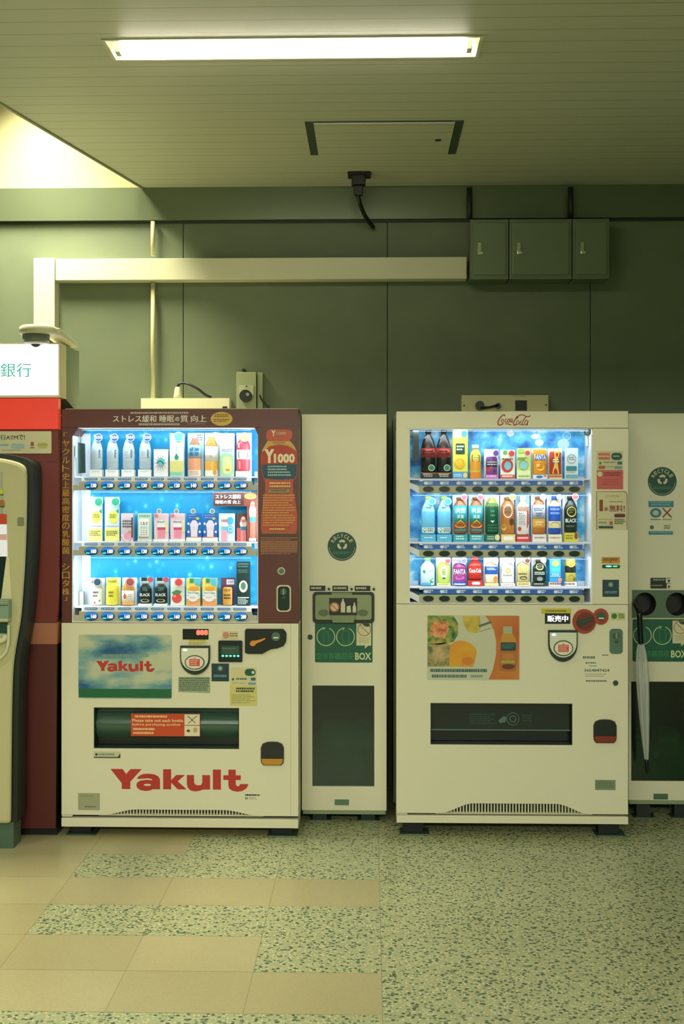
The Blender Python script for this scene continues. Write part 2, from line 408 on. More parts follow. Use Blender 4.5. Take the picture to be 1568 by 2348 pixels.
t = thing('ceiling_bracket', 'black box bracket under the ceiling with a cable drooping to the wall', 'bracket', onz(822, 408, HC))
fb = Face(5.52, 820)
g = G(fb); g.box(806, 402, 838, 425, -.03, .02, BLACK); g.box(811, 425, 832, 448, -.02, .01, BLACK); g.box(797, 398, 850, 404, -.05, .04, BLACK); g.make('housing', t, bevel=.004)
g = G(fb); g.tube(smooth([fb.P(820, 446, 0), fb.P(826, 466, -.03), fb.P(838, 484, -.12), fb.P(856, 498, -.22)], 6), .011, BLACK, 8); g.make('cable', t)

# ================================================================== WALL FIXTURES
DUCT = M('#cfceb2', .45)
fd = Face(5.70, 600)
t = thing('cable_trunking', 'cream rectangular cable trunking running along the wall and turning down at left', 'trunking', fd.P(600, 640))
g = G(fd); g.box(127, 591, 1070, 641, -.079, 0, DUCT); g.make('horizontal_run', t, bevel=.003)
g = G(fd); g.box(77, 589, 125.5, 758, -.079, .002, DUCT); g.make('vertical_drop', t, bevel=.003)
fc = Face(5.745, 350)
g = G(fc); g.tube([fc.P(350.5, 508), fc.P(350.5, 587)], .011, M('#bdbc93', .4), 12); g.tube([fc.P(350.5, 646), fc.P(350.5, 915)], .011, M('#bdbc93', .4), 12)
tag(g.make('conduit_pipe'), 'thin pale vertical conduit pipe passing behind the cable trunking', 'pipe')

fl = Face(5.64, 1230)
BOXM = M('#66745b', .32, .15); BOXD = M('#6d7c62', .32, .15)
for i, (x0, x1, lab) in enumerate(((1078, 1166, 'leftmost narrow green metal wall box, at the end of the trunking'), (1168, 1311, 'wide green metal wall box in the middle of the three'), (1313, 1397, 'rightmost narrow green metal wall box of the row of three'))):
    t = thing('electrical_box', lab, 'metal box', fl.P((x0 + x1) / 2, 640), 'metal boxes high on the wall')
    g = G(fl); g.box(x0, 502, x1, 640, -.139, 0, BOXM); g.make('box_body', t, bevel=.003)
    g = G(fl); g.box(x0 + 7, 511, x1 - 7, 630, .0005, .006, BOXD); g.make('door', t, bevel=.002)
    g = G(fl); hx = x0 + 17; g.box(hx, 556, hx + 8, 577, .0065, .012, M('#b9c3a4', .25, .8)); g.box(hx, 577, hx + 12, 584, .0065, .016, M('#c7cfb2', .25, .8)); g.make('latch_handle', t, bevel=.002)
for px, lab in ((1076, 'dark conduit dropping from the ceiling beside the leftmost metal box'), (1308, 'dark conduit dropping from the ceiling onto the wide metal box')):
    g = G(fl); fz = Face(5.70, 1230); g.tube([fz.P(px, 430), fz.P(px, 501)], .014, M('#1a241c', .5), 10); tag(g.make('dark_conduit'), lab, 'pipe', 'dark conduits above the boxes')

# dome camera on an arm over the sign
fk = Face(4.76, 90); CW = M('#dcd9c0', .4)
t = thing('security_camera', 'cream dome security camera on a short arm above the lit bank sign', 'camera', fk.P(88, 795))
g = G(fk); g.lathe(88, [(748, 36), (751, 42), (764, 43), (768, 40)], 0, 1, CW, 32); g.make('housing', t)
g = G(fk); g.lathe(83, [(768.2, 31), (783, 30), (785, 27)], 0, 1, M('#7b8377', .3), 28); g.make('base_ring', t)
g = G(fk); g.lathe(82, [(785.2, 28), (788, 21), (790, 16)], 0, 1, M('#e9eaea', .3), 28); g.make('lens_collar', t)
g = G(fk); g.lathe(82, [(790.2, 11), (793, 9), (795.5, 5), (796.5, 1)], 0, 1, M('#3c474b', .1), 20); g.make('lens_dome', t)
a_ = fk.P(88, 749); zs = EYE + (HOR - 784.5) * Face(4.85, 60).k + .001; x0, x1 = a_.x + .015, a_.x + .088
g = G(fk)
g.grid([Vector(v) for v in ((x0, 4.77, a_.z - .004), (x0, 5.06, zs + .02), (x0, 5.06, zs), (x0, 4.77, a_.z - .034), (x1, 4.77, a_.z - .004), (x1, 5.06, zs + .02), (x1, 5.06, zs), (x1, 4.77, a_.z - .034))],
       [(0, 1, 2, 3), (4, 5, 6, 7), (0, 1, 5, 4), (1, 2, 6, 5), (2, 3, 7, 6), (3, 0, 4, 7)], CW); g.make('mounting_arm', t, bevel=.003)

# sockets and boxes behind the machines, on the wall
fo = Face(5.70, 425)
t = thing('outlet_box', 'cream power box on the wall with a raised plug, above the left machine', 'outlet box', fo.P(425, 950))
g = G(fo); g.box(323, 913, 526, 952, -.079, .0, M('#d9d6b4', .45)); g.box(510, 932, 521, 937, .0002, .002, DARK); g.make('box_body', t, bevel=.003)
g = G(fo); g.lathe(405, [(886, 5), (890, 7), (905, 9), (912.6, 10.5)], .02 - .05, 1, M('#cfd0ae', .45), 14)
pl = g.make('plug', t)
g = G(fo); g.tube(smooth([fo.P(405, 887, -.03), fo.P(409, 879, -.03), fo.P(420, 877, -.03), fo.P(436, 882, -.02), fo.P(455, 893, -.01), fo.P(470, 905, -.01), fo.P(484, 911, -.01)], 5), .0065, BLACK, 8)
g.make('cable', t, 'black cord arching off the plug')
t = thing('wall_socket', 'double grey-green socket plate with a black round plug on the wall', 'socket', fo.P(570, 940))
g = G(fo); g.box(540, 852, 586, 948, -.079, -.03, M('#98a27c', .5)); g.make('socket_plate', t, bevel=.003)
g = G(fo); g.box(588, 852, 600, 948, -.079, -.045, M('#98a27c', .5)); g.make('side_cover', t, bevel=.003)
g = G(fo); g.box(547, 882, 580, 906, -.0298, -.024, M('#b8bd99', .5)); g.poly(ell(564, 885, 2.4, 2), -.0235, '#7a3a2a'); g.make('receptacle', t)
g = G(fo); g.prism(ell(563, 908, 14, 14), -.0298, .01, BLACK); g.prism(ell(568, 905, 4, 4), .0101, .014, M('#7c8478', .4)); g.make('plug', t, bevel=.003)
g = G(fo); g.tube(smooth([fo.P(594, 905, -.03), fo.P(600, 918, -.03), fo.P(615, 934, -.03), fo.P(628, 950, -.03)], 5), .004, BLACK, 8); g.make('cable', t)
g = G(fo); g.prism(ell(556, 847, 4, 4), -.0795, -.05, DARK); g.make('screw_cap', t)
fo2 = Face(5.70, 1157)
t = thing('outlet_box', 'cream power box with a black plug on the wall above the right machine', 'outlet box', fo2.P(1157, 950))
g = G(fo2); g.box(1058, 906, 1257, 952, -.079, 0, M('#c9c795', .45)); g.box(1181, 918, 1208, 942, .0002, .001, DARK); g.poly(ell(1064, 930, 2, 2), .0003, DARK); g.poly(ell(1252, 929, 2, 2), .0003, DARK)
g.lines(1175, 908, 1214, 911, 1, .0004, '#9a8a5a'); g.make('box_body', t, bevel=.003)
g = G(fo2); g.prism(ell(1099, 930, 10, 10), .0003, .03, BLACK); g.tube([fo2.P(1101, 936, .03), fo2.P(1120, 935, .035), fo2.P(1141, 930, .03)], .006, BLACK, 8); g.prism(ell(1141, 931, 6, 6), .0003, .03, BLACK); g.make('plug', t)

# ================================================================== DRINKS
def drink(f, label, kind, x0, x1, yt, yb, bands, cap=None, lab=None, art=(), card=None, badge=None, stand=None, group='', cat='bottle', name=None, shoulder=.3, neck=.42):
    """kind: bottle / can / pack / card"""
    cx, r = (x0 + x1) / 2, (x1 - x0) / 2; root_y = stand[1] if stand else (card[3] if card else yb)
    nm = name or {'bottle': 'drink_bottle', 'can': 'drink_can', 'pack': 'drink_carton', 'card': 'drink_display_card'}[kind]
    t = thing(nm, label, cat, f.P(cx, max(root_y, yb)), group)
    fl = .55
    mats = [(a, M(c, .32) if isinstance(c, str) else c) for a, c in bands]
    surf = None
    if kind == 'bottle':
        y0 = cap[2] if cap else yt; h = yb - y0; s = y0 + h * shoulder
        nr = r * neck
        prof = [(y0, nr), (y0 + h * .04, nr), (y0 + h * shoulder * .55, nr + (r - nr) * .62), (s, r * .985), (s + h * .08, r)]
        cuts = sorted({a for a, _ in mats if s + h * .08 < a < yb - 3})
        prof += [(a, r) for a in cuts] + [(yb - 3, r), (yb, r * .86)]
        def surf(x, y, P=prof):
            rr = P[-1][1]
            for (a, ra), (b, rb) in zip(P, P[1:]):
                if a <= y <= b: rr = ra + (rb - ra) * (y - a) / max(b - a, 1e-6); break
            if y < P[0][0]: rr = P[0][1]
            return fl * math.sqrt(max(rr * rr - (x - cx) ** 2, 0)) * f.k + .0006
        g = G(f); g.lathe(cx, prof, 0, fl, mats); g.make('bottle_body', t)
        if cap: 
            g = G(f); g.lathe(cx, [(cap[1], nr * 1.05), (cap[1] + 1, nr * 1.18), (cap[2] - .2, nr * 1.18)], 0, fl * 1.1, M(cap[0], .35), 16); g.make('cap', t)
        if lab:
            g = G(f); g.lathe(cx, [(lab[0], r * 1.015), (lab[1], r * 1.015)], 0, fl * 1.02, M(lab[2], .35)); g.make('label_sleeve', t)
    elif kind == 'can':
        h = yb - yt; cuts = sorted({a for a, _ in mats if yt + 4 < a < yb - 3})
        prof = [(yt, r * .80), (yt + 1, r * .84), (yt + 4, r)] + [(a, r) for a in cuts] + [(yb - 3, r), (yb, r * .85)]
        surf = lambda x, y: fl * math.sqrt(max(r * r - (x - cx) ** 2, 0)) * f.k + .0006
        g = G(f); g.lathe(cx, prof, 0, fl, mats); g.make('can_body', t)
    else:
        th = .022 if kind == 'pack' else .003
        base = [b for b in mats if b[0] <= yt + .01] or mats[:1]
        g = G(f); g.prism(rrect(x0, yt, x1, yb, 1.2, 2), -th, th, base[-1][1])
        for i, (a, m) in enumerate(mats):
            if a > yt + .01: e = mats[i + 1][0] if i + 1 < len(mats) else yb; g.rect(x0 + .3, a, x1 - .3, e - .1, th + .0003, m)
        if kind == 'pack' and neck == 'gable':
            pass
        g.make('carton_body' if kind == 'pack' else 'card_plate', t)
        surf = lambda x, y: th + .0004
    if art:
        g = G(f, surf); g.art(art, .0004 if kind != 'bottle' or not lab else .0010); g.make('label_print', t)
    if card:
        g = G(f); g.prism(rrect(*card[:4], 1, 2), -.026, -.0235, M(card[4], .5)); 
        if len(card) > 5: g.art(card[5], -.0235)
        g.make('backing_card', t)
    if stand:
        g = G(f); g.box(x0 - 1, stand[0], x1 + 1, stand[1], -.015, .018, M(stand[2], .5))
        if len(stand) > 3: g.art(stand[3], .018)
        g.make('stand', t)
    if badge:
        cx_, cy_, r_, c_ = badge[:4]
        z_ = .0045 if kind == 'pack' else 0.0
        g = G(f); g.prism(ell(cx_, cy_, r_, r_), .020 + z_, .022 + z_, M(c_, .4))
        if len(badge) > 4: g.text(cx_ - r_ * .7, cy_ - r_ * .35, cx_ + r_ * .7, cy_ + r_ * .3, .0228 + z_, badge[4], badge[5] if len(badge) > 5 else WHITE, .02)
        g.ring(cx_, cy_, r_ * .86, 1, .0224 + z_, WHITE)
        g.make('round_tag', t)
    return t

YY, YC = 4.90, 4.94
FY = Face(YY, 412); FC = Face(YC, 1175)
def dface(f, d): n = Face(f.Y, 784); n.t, n.k = f.t, f.k; X0 = f; n.X = X0.X; n.P = lambda px, py, dy=0.0: Vector((X0.X(px), X0.Y + d - dy, X0.Z(py))); n.Y = f.Y + d; return n
DY, DC = dface(FY, .085), dface(FC, .085)

# ---- left machine, top shelf
TOPL, MIDL, LOWL = 'drinks on the top shelf of the left machine', 'drinks on the middle shelf of the left machine', 'drinks on the bottom shelf of the left machine'
PALE = '#e2e8ec'
for i, (cx, w) in enumerate(((211, 'leftmost'), (248, 'second'), (285.5, 'third'), (324, 'rightmost'))):
    lab_ = {0: 'leftmost of four identical clear water bottles with blue 550 tags, beside the black lock bar', 1: 'second from left of four identical clear bottles with blue 550 tags', 2: 'third from left of four identical clear bottles with blue 550 tags', 3: 'rightmost of four identical clear bottles with blue 550 tags, beside the pink starburst carton'}[i]
    drink(DY, lab_, 'bottle', cx - 14, cx + 14, 996, 1075, [(990, M('#bccbd6', .3))], cap=('#eef1f3', 994, 1001), art=[('l', cx - 8, 1032, cx + 2, 1050, 3, '#c2c8ce'), ('l', cx + 6, 1030, cx + 10, 1050, 6, '#3a4a5a'), ('r', cx - 12, 1056, cx + 12, 1057, '#c5ced6')],
          stand=(1076, 1092, '#f4f4f2', [('l', cx - 9, 1080, cx + 10, 1083, 1, '#c9c4c4')]), badge=(cx + 7, 1001.5, 10, '#164f9c', '550'), group=TOPL, shoulder=.38)
star = []
for k in range(12):
    a = k * math.pi / 6; star.append(('p', [(362 + 5 * math.cos(a - .2), 1061 + 7 * math.sin(a - .2)), (362 + 17 * math.cos(a), 1061 + 26 * math.sin(a)), (362 + 5 * math.cos(a + .2), 1061 + 7 * math.sin(a + .2))], '#dfb2bf' if k % 2 else '#a9a9b5'))
drink(DY, 'short white carton with a pink starburst, fifth on the left machine top shelf', 'pack', 346, 379, 1029, 1092, [(1029, '#f1eff1')], art=star + [('e', 363, 1058, 9, 9, '#5fc4d4'), ('s', [(354, 1062), (362, 1056), (370, 1064)], 2, '#2e4a52')], group=TOPL, cat='carton')
drink(DY, 'tall white carton with a green drop and yellow block, left machine top shelf', 'pack', 383.5, 415, 992, 1092, [(992, '#edf4f1'), (1056, '#e8e08a'), (1081, '#b6dfc9')],
      art=[('p', [(399, 1038), (404, 1047), (402, 1053), (396, 1053), (394, 1047)], '#2c9a76'), ('l', 397, 1022, 401, 1035, 4, '#8fb7b0'), ('l', 385, 1083, 412, 1091, 2, '#6fc5a2')], badge=(404, 1000, 12, '#55bd9e'), group=TOPL, cat='carton')
drink(DY, 'amber barley tea bottle with a blue lettered label, left machine top shelf', 'bottle', 424, 454, 1003, 1092, [(1000, '#a8704a'), (1050, '#eaa27c'), (1077, '#f3e3d8')], lab=(1019, 1047, '#9fd3ea'), art=[('t', 427, 1023, 451, 1033, '健康', '#2a6aa8', .02), ('t', 427, 1035, 451, 1045, '麦茶', '#2a6aa8', .02), ('l', 427, 1080, 451, 1090, 2, '#e0a48c')],
      card=(421, 990, 459, 1092, '#bfe4f2', [('r', 440, 990, 459, 1013, '#f0f4f8'), ('l', 443, 994, 456, 1010, 3, '#4a74a8')]), group=TOPL)
drink(DY, 'amber bottle with a plain white label and orange base, left machine top shelf', 'bottle', 463, 494, 1000, 1092, [(1000, '#c98f3c'), (1056, '#f0b455'), (1078, '#f6f0e6')], lab=(1022, 1056, '#eef0f0'), art=[('e', 479, 1046, 2, 4, '#c39a2e'), ('l', 474, 1024, 484, 1028, 1, '#b5b9bd'), ('e', 487, 1083, 4, 6, '#e9a54c')],
      card=(461, 990, 497, 1092, '#dcebf1', [('e', 486, 998, 11, 10, '#f6f2f2')]), group=TOPL)
drink(DY, 'pale green carton with a grey band and yellow top, left machine top shelf', 'pack', 500, 532, 992, 1092, [(992, '#dbe7de'), (1016, '#cfd6dc')], art=[('e', 519, 1004, 13, 12, '#f2ee9e'), ('t', 504, 1028, 528, 1035, 'FRUITS', '#8d99a2', .01), ('R', 501, 1039, 531, 1091, 9, '#a6dcae'), ('R', 506, 1046, 527, 1086, 7, '#dcebac'), ('e', 521, 1069, 7, 8, '#f3e38c'), ('e', 518, 1077, 5, 3, '#e79a5a')], group=TOPL, cat='carton')
drink(DY, 'red bottle with a dark label and lime tag, rightmost on the left machine top shelf', 'bottle', 537, 569, 1004, 1079, [(1000, '#e4475a'), (1030, '#f3e8ea'), (1052, '#e6505c')], art=[('R', 542, 1034, 564, 1049, 3, '#31545a'), ('l', 544, 1037, 562, 1046, 2, '#e2efe9'), ('r', 541, 1014, 545, 1026, '#f4a7ae'), ('r', 543, 1056, 547, 1074, '#f4a7ae')],
      stand=(1080, 1092, '#f4f0ee', [('r', 560, 1081, 568, 1084, '#ead36a')]), badge=(557, 1001, 11, '#d3e06a'), card=(535, 990, 571, 1092, '#e5dff0'), group=TOPL, shoulder=.22, neck=.55)
# ---- left machine, middle shelf
for i, cx in enumerate((207.5, 247)):
    drink(DY, ('leftmost' if i == 0 else 'second from left') + ' of two tall lemon-printed cards with green tags, left machine middle shelf', 'card', cx - 17, cx + 17, 1140, 1243, [(1140, '#d3e0ea'), (1209.5, '#edf0ee'), (1213, '#f0ea86')],
          art=[('e', cx + 3, 1187, 11, 15, '#dddd5a'), ('p', [(cx + 10, 1172), (cx + 15, 1168), (cx + 16, 1178), (cx + 12, 1177)], '#2f9a70'), ('l', cx - 5, 1180, cx + 11, 1190, 3, '#6f7a34'), ('r', cx - 14, 1207.6, cx + 15, 1209.2, '#8b939a'), ('l', cx - 13, 1219, cx + 13, 1232, 3, '#7d7c3c')], badge=(cx + 10.5, 1151, 11, '#1f8f6d'), group=MIDL, cat='display card')
drink(DY, 'mauve and pink carton with a black side strip, left machine middle shelf', 'pack', 270, 298, 1178, 1243, [(1178, '#dccbd9'), (1226, '#f6e6ec')], art=[('l', 274, 1194, 295, 1213, 3, '#58505f'), ('e', 285, 1231, 9, 8, '#ee9cbe'), ('e', 291, 1221, 5, 3, '#e0987a'), ('o', 284, 1232, 12, 1.5, '#e570a0', 0, 180), ('r', 294.5, 1187, 297.8, 1234, '#4b4450')], group=MIDL, cat='carton')
drink(DY, 'green edged carton with a white phone-like label, left machine middle shelf', 'pack', 309, 340, 1178, 1238, [(1178, '#bcdcc4')], art=[('R', 312, 1190, 335, 1232, 4, '#f4f2ee'), ('l', 312, 1181, 337, 1188, 1, '#8ba893'), ('t', 315, 1197, 332, 1205, 'ミルク', '#b83a48', .02), ('r', 315, 1208, 332, 1212, '#bcd9e8')] + [('r', 316 + 6 * a, 1216 + 5 * b, 319 + 6 * a, 1218 + 5 * b, '#9aa0a0') for a in range(3) for b in range(3)] + [('r', 312, 1233, 334, 1235, '#dc6a78')], stand=(1238.3, 1243, '#f4f2f0'), group=MIDL, cat='carton')
def minibottle(cx, y0, y1, w, top, mid, low):
    h = y1 - y0
    return [('e', cx, y0 + h * .12, w * .30, h * .10, top), ('e', cx, y0 + h * .3, w * .48, h * .2, top), ('r', cx - w * .42, y0 + h * .42, cx + w * .42, y0 + h * .56, mid), ('r', cx - w * .36, y0 + h * .56, cx + w * .36, y1, low)]
for i, cx in enumerate((362, 400)):
    drink(DY, ('left' if i == 0 else 'right') + ' of two pink cards showing a pink drink bottle, left machine middle shelf', 'card', cx - 17, cx + 17, 1178, 1238, [(1178, '#f3cdd6')], art=minibottle(cx, 1192, 1236, 22, '#eceef2', '#cf4a6c', '#ee8fa8') + [('r', cx + 10, 1194, cx + 16, 1222, '#ead9a2'), ('e', cx - 12, 1183, 5, 4, '#e27a90'), ('l', cx - 9, 1196, cx + 8, 1201, 2, '#6c5a66')],
          stand=(1238.3, 1243, '#f8f2f2'), badge=(cx - 3.5 if i == 0 else cx - 1, 1173, 6, '#8a8f7c'), group=MIDL, cat='display card')
for i, cx in enumerate((438.5, 476)):
    drink(DY, ('left' if i == 0 else 'right') + ' of two blue cards showing a pale bottle, left machine middle shelf', 'card', cx - 16.5, cx + 16.5, 1178, 1234, [(1178, '#2c6bc0')], art=[('l', cx - 13, 1181, cx + 10, 1192, 2, '#7fa6dc'), ('e', cx + 8, 1190, 4, 3, '#c8cf6a')] + minibottle(cx, 1193, 1234, 21, '#e7dbe8', '#e2d3e4', '#f0dbe6') + [('e', cx - 13, 1202, 2.5, 3, '#f0e9f0'), ('e', cx + 13, 1202, 2.5, 3, '#f0e9f0'), ('e', cx - 13, 1221, 2.5, 3, '#f0e9f0'), ('e', cx + 13, 1221, 2.5, 3, '#f0e9f0'), ('r', cx - 16, 1232.5, cx + 16, 1234, '#d86a6a')],
          stand=(1234.3, 1243, '#f8f4ee'), badge=(cx - 1 if i == 0 else cx + 6, 1173, 6, '#8a8f7c'), group=MIDL, cat='display card')
drink(DY, 'white card with a small yogurt bottle and two blue circles, left machine middle shelf', 'card', 496, 533, 1178, 1243, [(1178, '#dcebf4')], art=minibottle(509, 1184, 1243, 17, '#f0d5da', '#6cc3e2', '#f2a6bd') + [('t', 502, 1192, 516, 1198, '1000', '#c23448', .02), ('e', 523, 1195, 7.5, 8.5, '#44b3dc'), ('e', 523, 1215, 7.5, 8.5, '#58bfe2'), ('o', 523, 1215, 5, 1, '#ffffff')], group=MIDL, cat='display card')
drink(DY, 'brown card with a red yogurt bottle, rightmost on the left machine middle shelf', 'card', 537.5, 560.5, 1178, 1243, [(1178, '#5b352f'), (1212, '#d8584f')], art=minibottle(553, 1184, 1243, 17, '#f1d9cf', '#3d86b4', '#f28c96') + [('t', 546, 1192, 559, 1199, '1000', '#c23448', .02)], group=MIDL, cat='display card')
# ---- left machine, bottom shelf
drink(DY, 'cream coffee bottle with a navy tag, leftmost on the left machine bottom shelf', 'bottle', 196, 224, 1341, 1392, [(1340, '#d8c6b4'), (1352, '#f2efe8')], cap=('#8c6a54', 1335, 1341), art=[('l', 204, 1360, 216, 1376, 2, '#55504a'), ('e', 208, 1386, 2, 3, '#c9603c'), ('e', 219, 1382, 2, 2, '#6a9a4a')], badge=(215, 1338, 10, '#2e4a62'), card=(193, 1330, 227, 1393, '#e8edf1'), group=LOWL, shoulder=.16, neck=.7)
drink(DY, 'bright yellow bottle can, second on the left machine bottom shelf', 'bottle', 232, 261, 1338, 1392, [(1330, '#efe24c')], cap=('#e9dd5a', 1329, 1338), art=[('l', 240, 1360, 252, 1376, 2, '#8a842e'), ('e', 256, 1345, 6, 2, '#f8f2a0')], card=(230, 1329, 264, 1393, '#f6f0a8'), group=LOWL, shoulder=.2, neck=.6)
drink(DY, 'amber tea bottle with a white label and rust tag, left machine bottom shelf', 'bottle', 269, 299, 1343, 1392, [(1340, '#e8a552'), (1382, '#f0b468')], lab=(1358, 1382, '#f6efe6'), art=[('p', [(278, 1363), (282, 1371), (281, 1377), (276, 1377), (274, 1371)], '#d5653a'), ('l', 286, 1366, 294, 1374, 2, '#c9b7a8')], badge=(291, 1338, 11, '#b0504a'), card=(268, 1329, 302, 1393, '#f3eeea'), group=LOWL, shoulder=.2, neck=.6)
for i, cx in enumerate((324.5, 361)):
    drink(DY, ('left' if i == 0 else 'right') + ' of two black bottles lettered BLACK, left machine bottom shelf', 'bottle', cx - 14.5, cx + 14.5, 1335, 1388, [(1330, '#27403e'), (1345, '#142521')], cap=('#b9c4c6', 1337, 1343), art=[('t', cx - 12, 1364, cx + 12, 1371, 'BLACK', '#f2f2ee', .02), ('e', cx, 1381, 10, 4, '#c7b88c'), ('l', cx - 6, 1350, cx + 7, 1360, 3, '#5c7d78')], card=(cx - 16, 1329, cx + 16, 1389, '#aeb9bb', [('r', cx - 12, 1329, cx + 1, 1337, '#22302e'), ('e', cx + 9, 1334, 7, 6, '#c04b58')]), stand=(1388.3, 1393, '#f4f4f2'), group=LOWL, shoulder=.25, neck=.5)
drink(DY, 'pale card with a red tomato and red tag, left machine bottom shelf', 'card', 383.5, 416, 1329, 1393, [(1329, '#eef3e6')], art=[('e', 398, 1376, 11.5, 11.5, '#e04a40'), ('e', 393, 1371, 3, 3, '#f2a094'), ('p', [(386, 1362), (398, 1356), (410, 1360), (404, 1367), (397, 1364), (390, 1368)], '#4f9a6a')], badge=(404, 1338, 10.5, '#d8484a'), group=LOWL, cat='display card')
for i, cx in enumerate((437.5, 475)):
    drink(DY, ('left' if i == 0 else 'right') + ' of two yellow and orange juice cartons on the left machine bottom shelf', 'pack', cx - 16, cx + 16, 1329, 1393, [(1329, '#f0d868'), (1358, '#f3f3ee'), (1376, '#f0a868')], art=[('p', [(cx, 1329), (cx + 16, 1329), (cx + 16, 1348), (cx + 5, 1344)], '#57b9d6'), ('r', cx - 8, 1329, cx + 1, 1339, '#2e8f5c'), ('e', cx + 2, 1352, 12, 5, '#eea23a'), ('t', cx - 13, 1360, cx + 13, 1366, 'Tropicana', '#3a5e44', .02), ('r', cx - 14, 1367.5, cx + 14, 1370, '#5fc0dc'), ('e', cx, 1373, 12, 10, '#f6f0f2'), ('l', cx - 7, 1371, cx + 7, 1376, 2, '#d8b0a8')], group=LOWL, cat='carton')
drink(DY, 'purple card with a tilted golden coffee can, left machine bottom shelf', 'can', 505, 527, 1350, 1392, [(1340, '#d9a348')], art=[('l', 508, 1366, 524, 1380, 2, '#5a3a1c'), ('l', 507, 1354, 525, 1360, 2, '#8d5e2c')], card=(499, 1329, 532, 1393, '#5c3350', [('r', 512, 1333, 530, 1345, '#ded8e2'), ('l', 515, 1336, 528, 1342, 2, '#6a5a74')]), group=LOWL, cat='can')
drink(DY, 'tall black card with a white round cup picture, rightmost on the left machine bottom shelf', 'card', 537, 569, 1290, 1393, [(1290, '#152a26')], art=[('l', 540, 1294, 566, 1306, 2, '#39605c'), ('l', 540, 1309, 564, 1318, 2, '#39605c'), ('e', 553, 1348, 10, 14, '#c8d2b8'), ('e', 553, 1347, 6, 9, '#4a6a52'), ('r', 540, 1373, 566, 1375, '#e8f0e8'), ('l', 540, 1377, 564, 1391, 4, '#b5c6c0')], group=LOWL, cat='display card')

# ---- right machine
TOPR, MIDR, LOWR = 'drinks on the top shelf of the right machine', 'drinks on the middle shelf of the right machine', 'drinks on the bottom shelf of the right machine'
for i, cx in enumerate((984, 1020)):
    drink(DC, ('left' if i == 0 else 'right') + ' of two large dark cola bottles, right machine top shelf', 'bottle', cx - 17, cx + 17, 990, 1083, [(980, '#2b1a12'), (1048, '#1a120d')], cap=('#20201e', 984, 991), lab=(1026, 1048, '#a02a22'), art=[('l', cx - 13, 1031, cx + 13, 1043, 2, '#3d1210'), ('s', [(cx - 9, 1004), (cx - 6, 1000), (cx - 3, 998)], 1.5, '#c9a898')], stand=(1083.4, 1097, '#141614', [('l', cx - 12, 1086, cx + 12, 1090, 2, '#e0e4e0'), ('l', cx - 10, 1091, cx + 10, 1094, 1, '#e0e4e0'), ('r', cx - 17, 1083.4, cx + 17, 1085, '#d98a4a')]), badge=(cx + 7, 1072, 8, '#157a4a'), group=TOPR, shoulder=.36, neck=.36)
drink(DC, 'tall yellow lemon card with a dark green label, right machine top shelf', 'card', 1041, 1076, 984, 1097, [(984, '#e9e24c'), (1081, '#4a9ad6')], art=[('R', 1042, 984, 1060, 1002, 3, '#f6f4c4'), ('e', 1068, 993, 7, 8, '#3a8fc8'), ('R', 1048, 1015, 1069, 1040, 2, '#1d4a38'), ('l', 1050, 1020, 1067, 1034, 2, '#e6ecd8'), ('e', 1057, 1062, 12, 12, '#f0b81e'), ('e', 1055, 1060, 8, 8, '#f6cf3a'), ('e', 1070, 1089, 5, 6, '#f0d67a'), ('l', 1043, 1086, 1062, 1094, 2, '#e2f2fb')], group=TOPR, cat='display card')
drink(DC, 'yellow juice bottle with a white cap and dark label, right machine top shelf', 'bottle', 1081, 1107, 1028, 1097, [(1020, '#e8d24a'), (1056, '#f0a02e'), (1078, '#e9c244'), (1082, '#ee8f2a')], cap=('#f6f4ee', 1018, 1028), art=[('R', 1085, 1042, 1103, 1057, 2, '#1d4a38'), ('l', 1087, 1045, 1101, 1054, 2, '#e8e6a2')], group=TOPR, shoulder=.2, neck=.5)
drink(DC, 'purple grape card with a dark label, right machine top shelf', 'can', 1119, 1145, 1046, 1090, [(1040, '#8a4a9a'), (1056, '#332c3a'), (1070, '#94508e')], art=[('l', 1121, 1057, 1143, 1068, 2, '#d8d0dc'), ('e', 1124, 1076, 4, 5, '#d23a52'), ('e', 1138, 1080, 4, 4, '#5a3a7c')], stand=(1088, 1097, '#cf6ec6', [('l', 1118, 1090, 1146, 1095, 1, '#fbe2f8')]), badge=(1141, 1038, 8, '#6a3f9c'), card=(1115, 1028, 1149, 1097, '#f1eef4'), group=TOPR, cat='can')
drink(DC, 'cream card with a red ring around a blue dot, right machine top shelf', 'card', 1152, 1186, 1030, 1097, [(1030, '#f2ecd8'), (1088, '#d4442e')], art=[('e', 1168, 1067, 14, 16, '#cf3c2c'), ('e', 1169, 1067, 8, 10, '#7cc4de'), ('l', 1156, 1050, 1182, 1055, 1, '#3f5a3a'), ('e', 1163, 1036, 5, 5, '#58b04a'), ('l', 1156, 1090, 1182, 1096, 1, '#fae6dc')], badge=(1177, 1039, 8.5, '#cf3a3e'), group=TOPR, cat='display card')
drink(DC, 'light green card with a blue dot and red tag, right machine top shelf', 'card', 1190, 1223, 1026, 1097, [(1026, '#cfe08a'), (1078, '#e6eeb0')], art=[('e', 1206, 1066, 8, 9, '#8cd0e0'), ('o', 1206, 1066, 11, 1.5, '#88b63c'), ('l', 1192, 1048, 1214, 1056, 2, '#4e7c34'), ('l', 1194, 1090, 1220, 1095, 1, '#7a9440'), ('e', 1201, 1033, 8, 5, '#a2cc5a')], badge=(1214, 1038, 7.5, '#cf4a48'), group=TOPR, cat='display card')
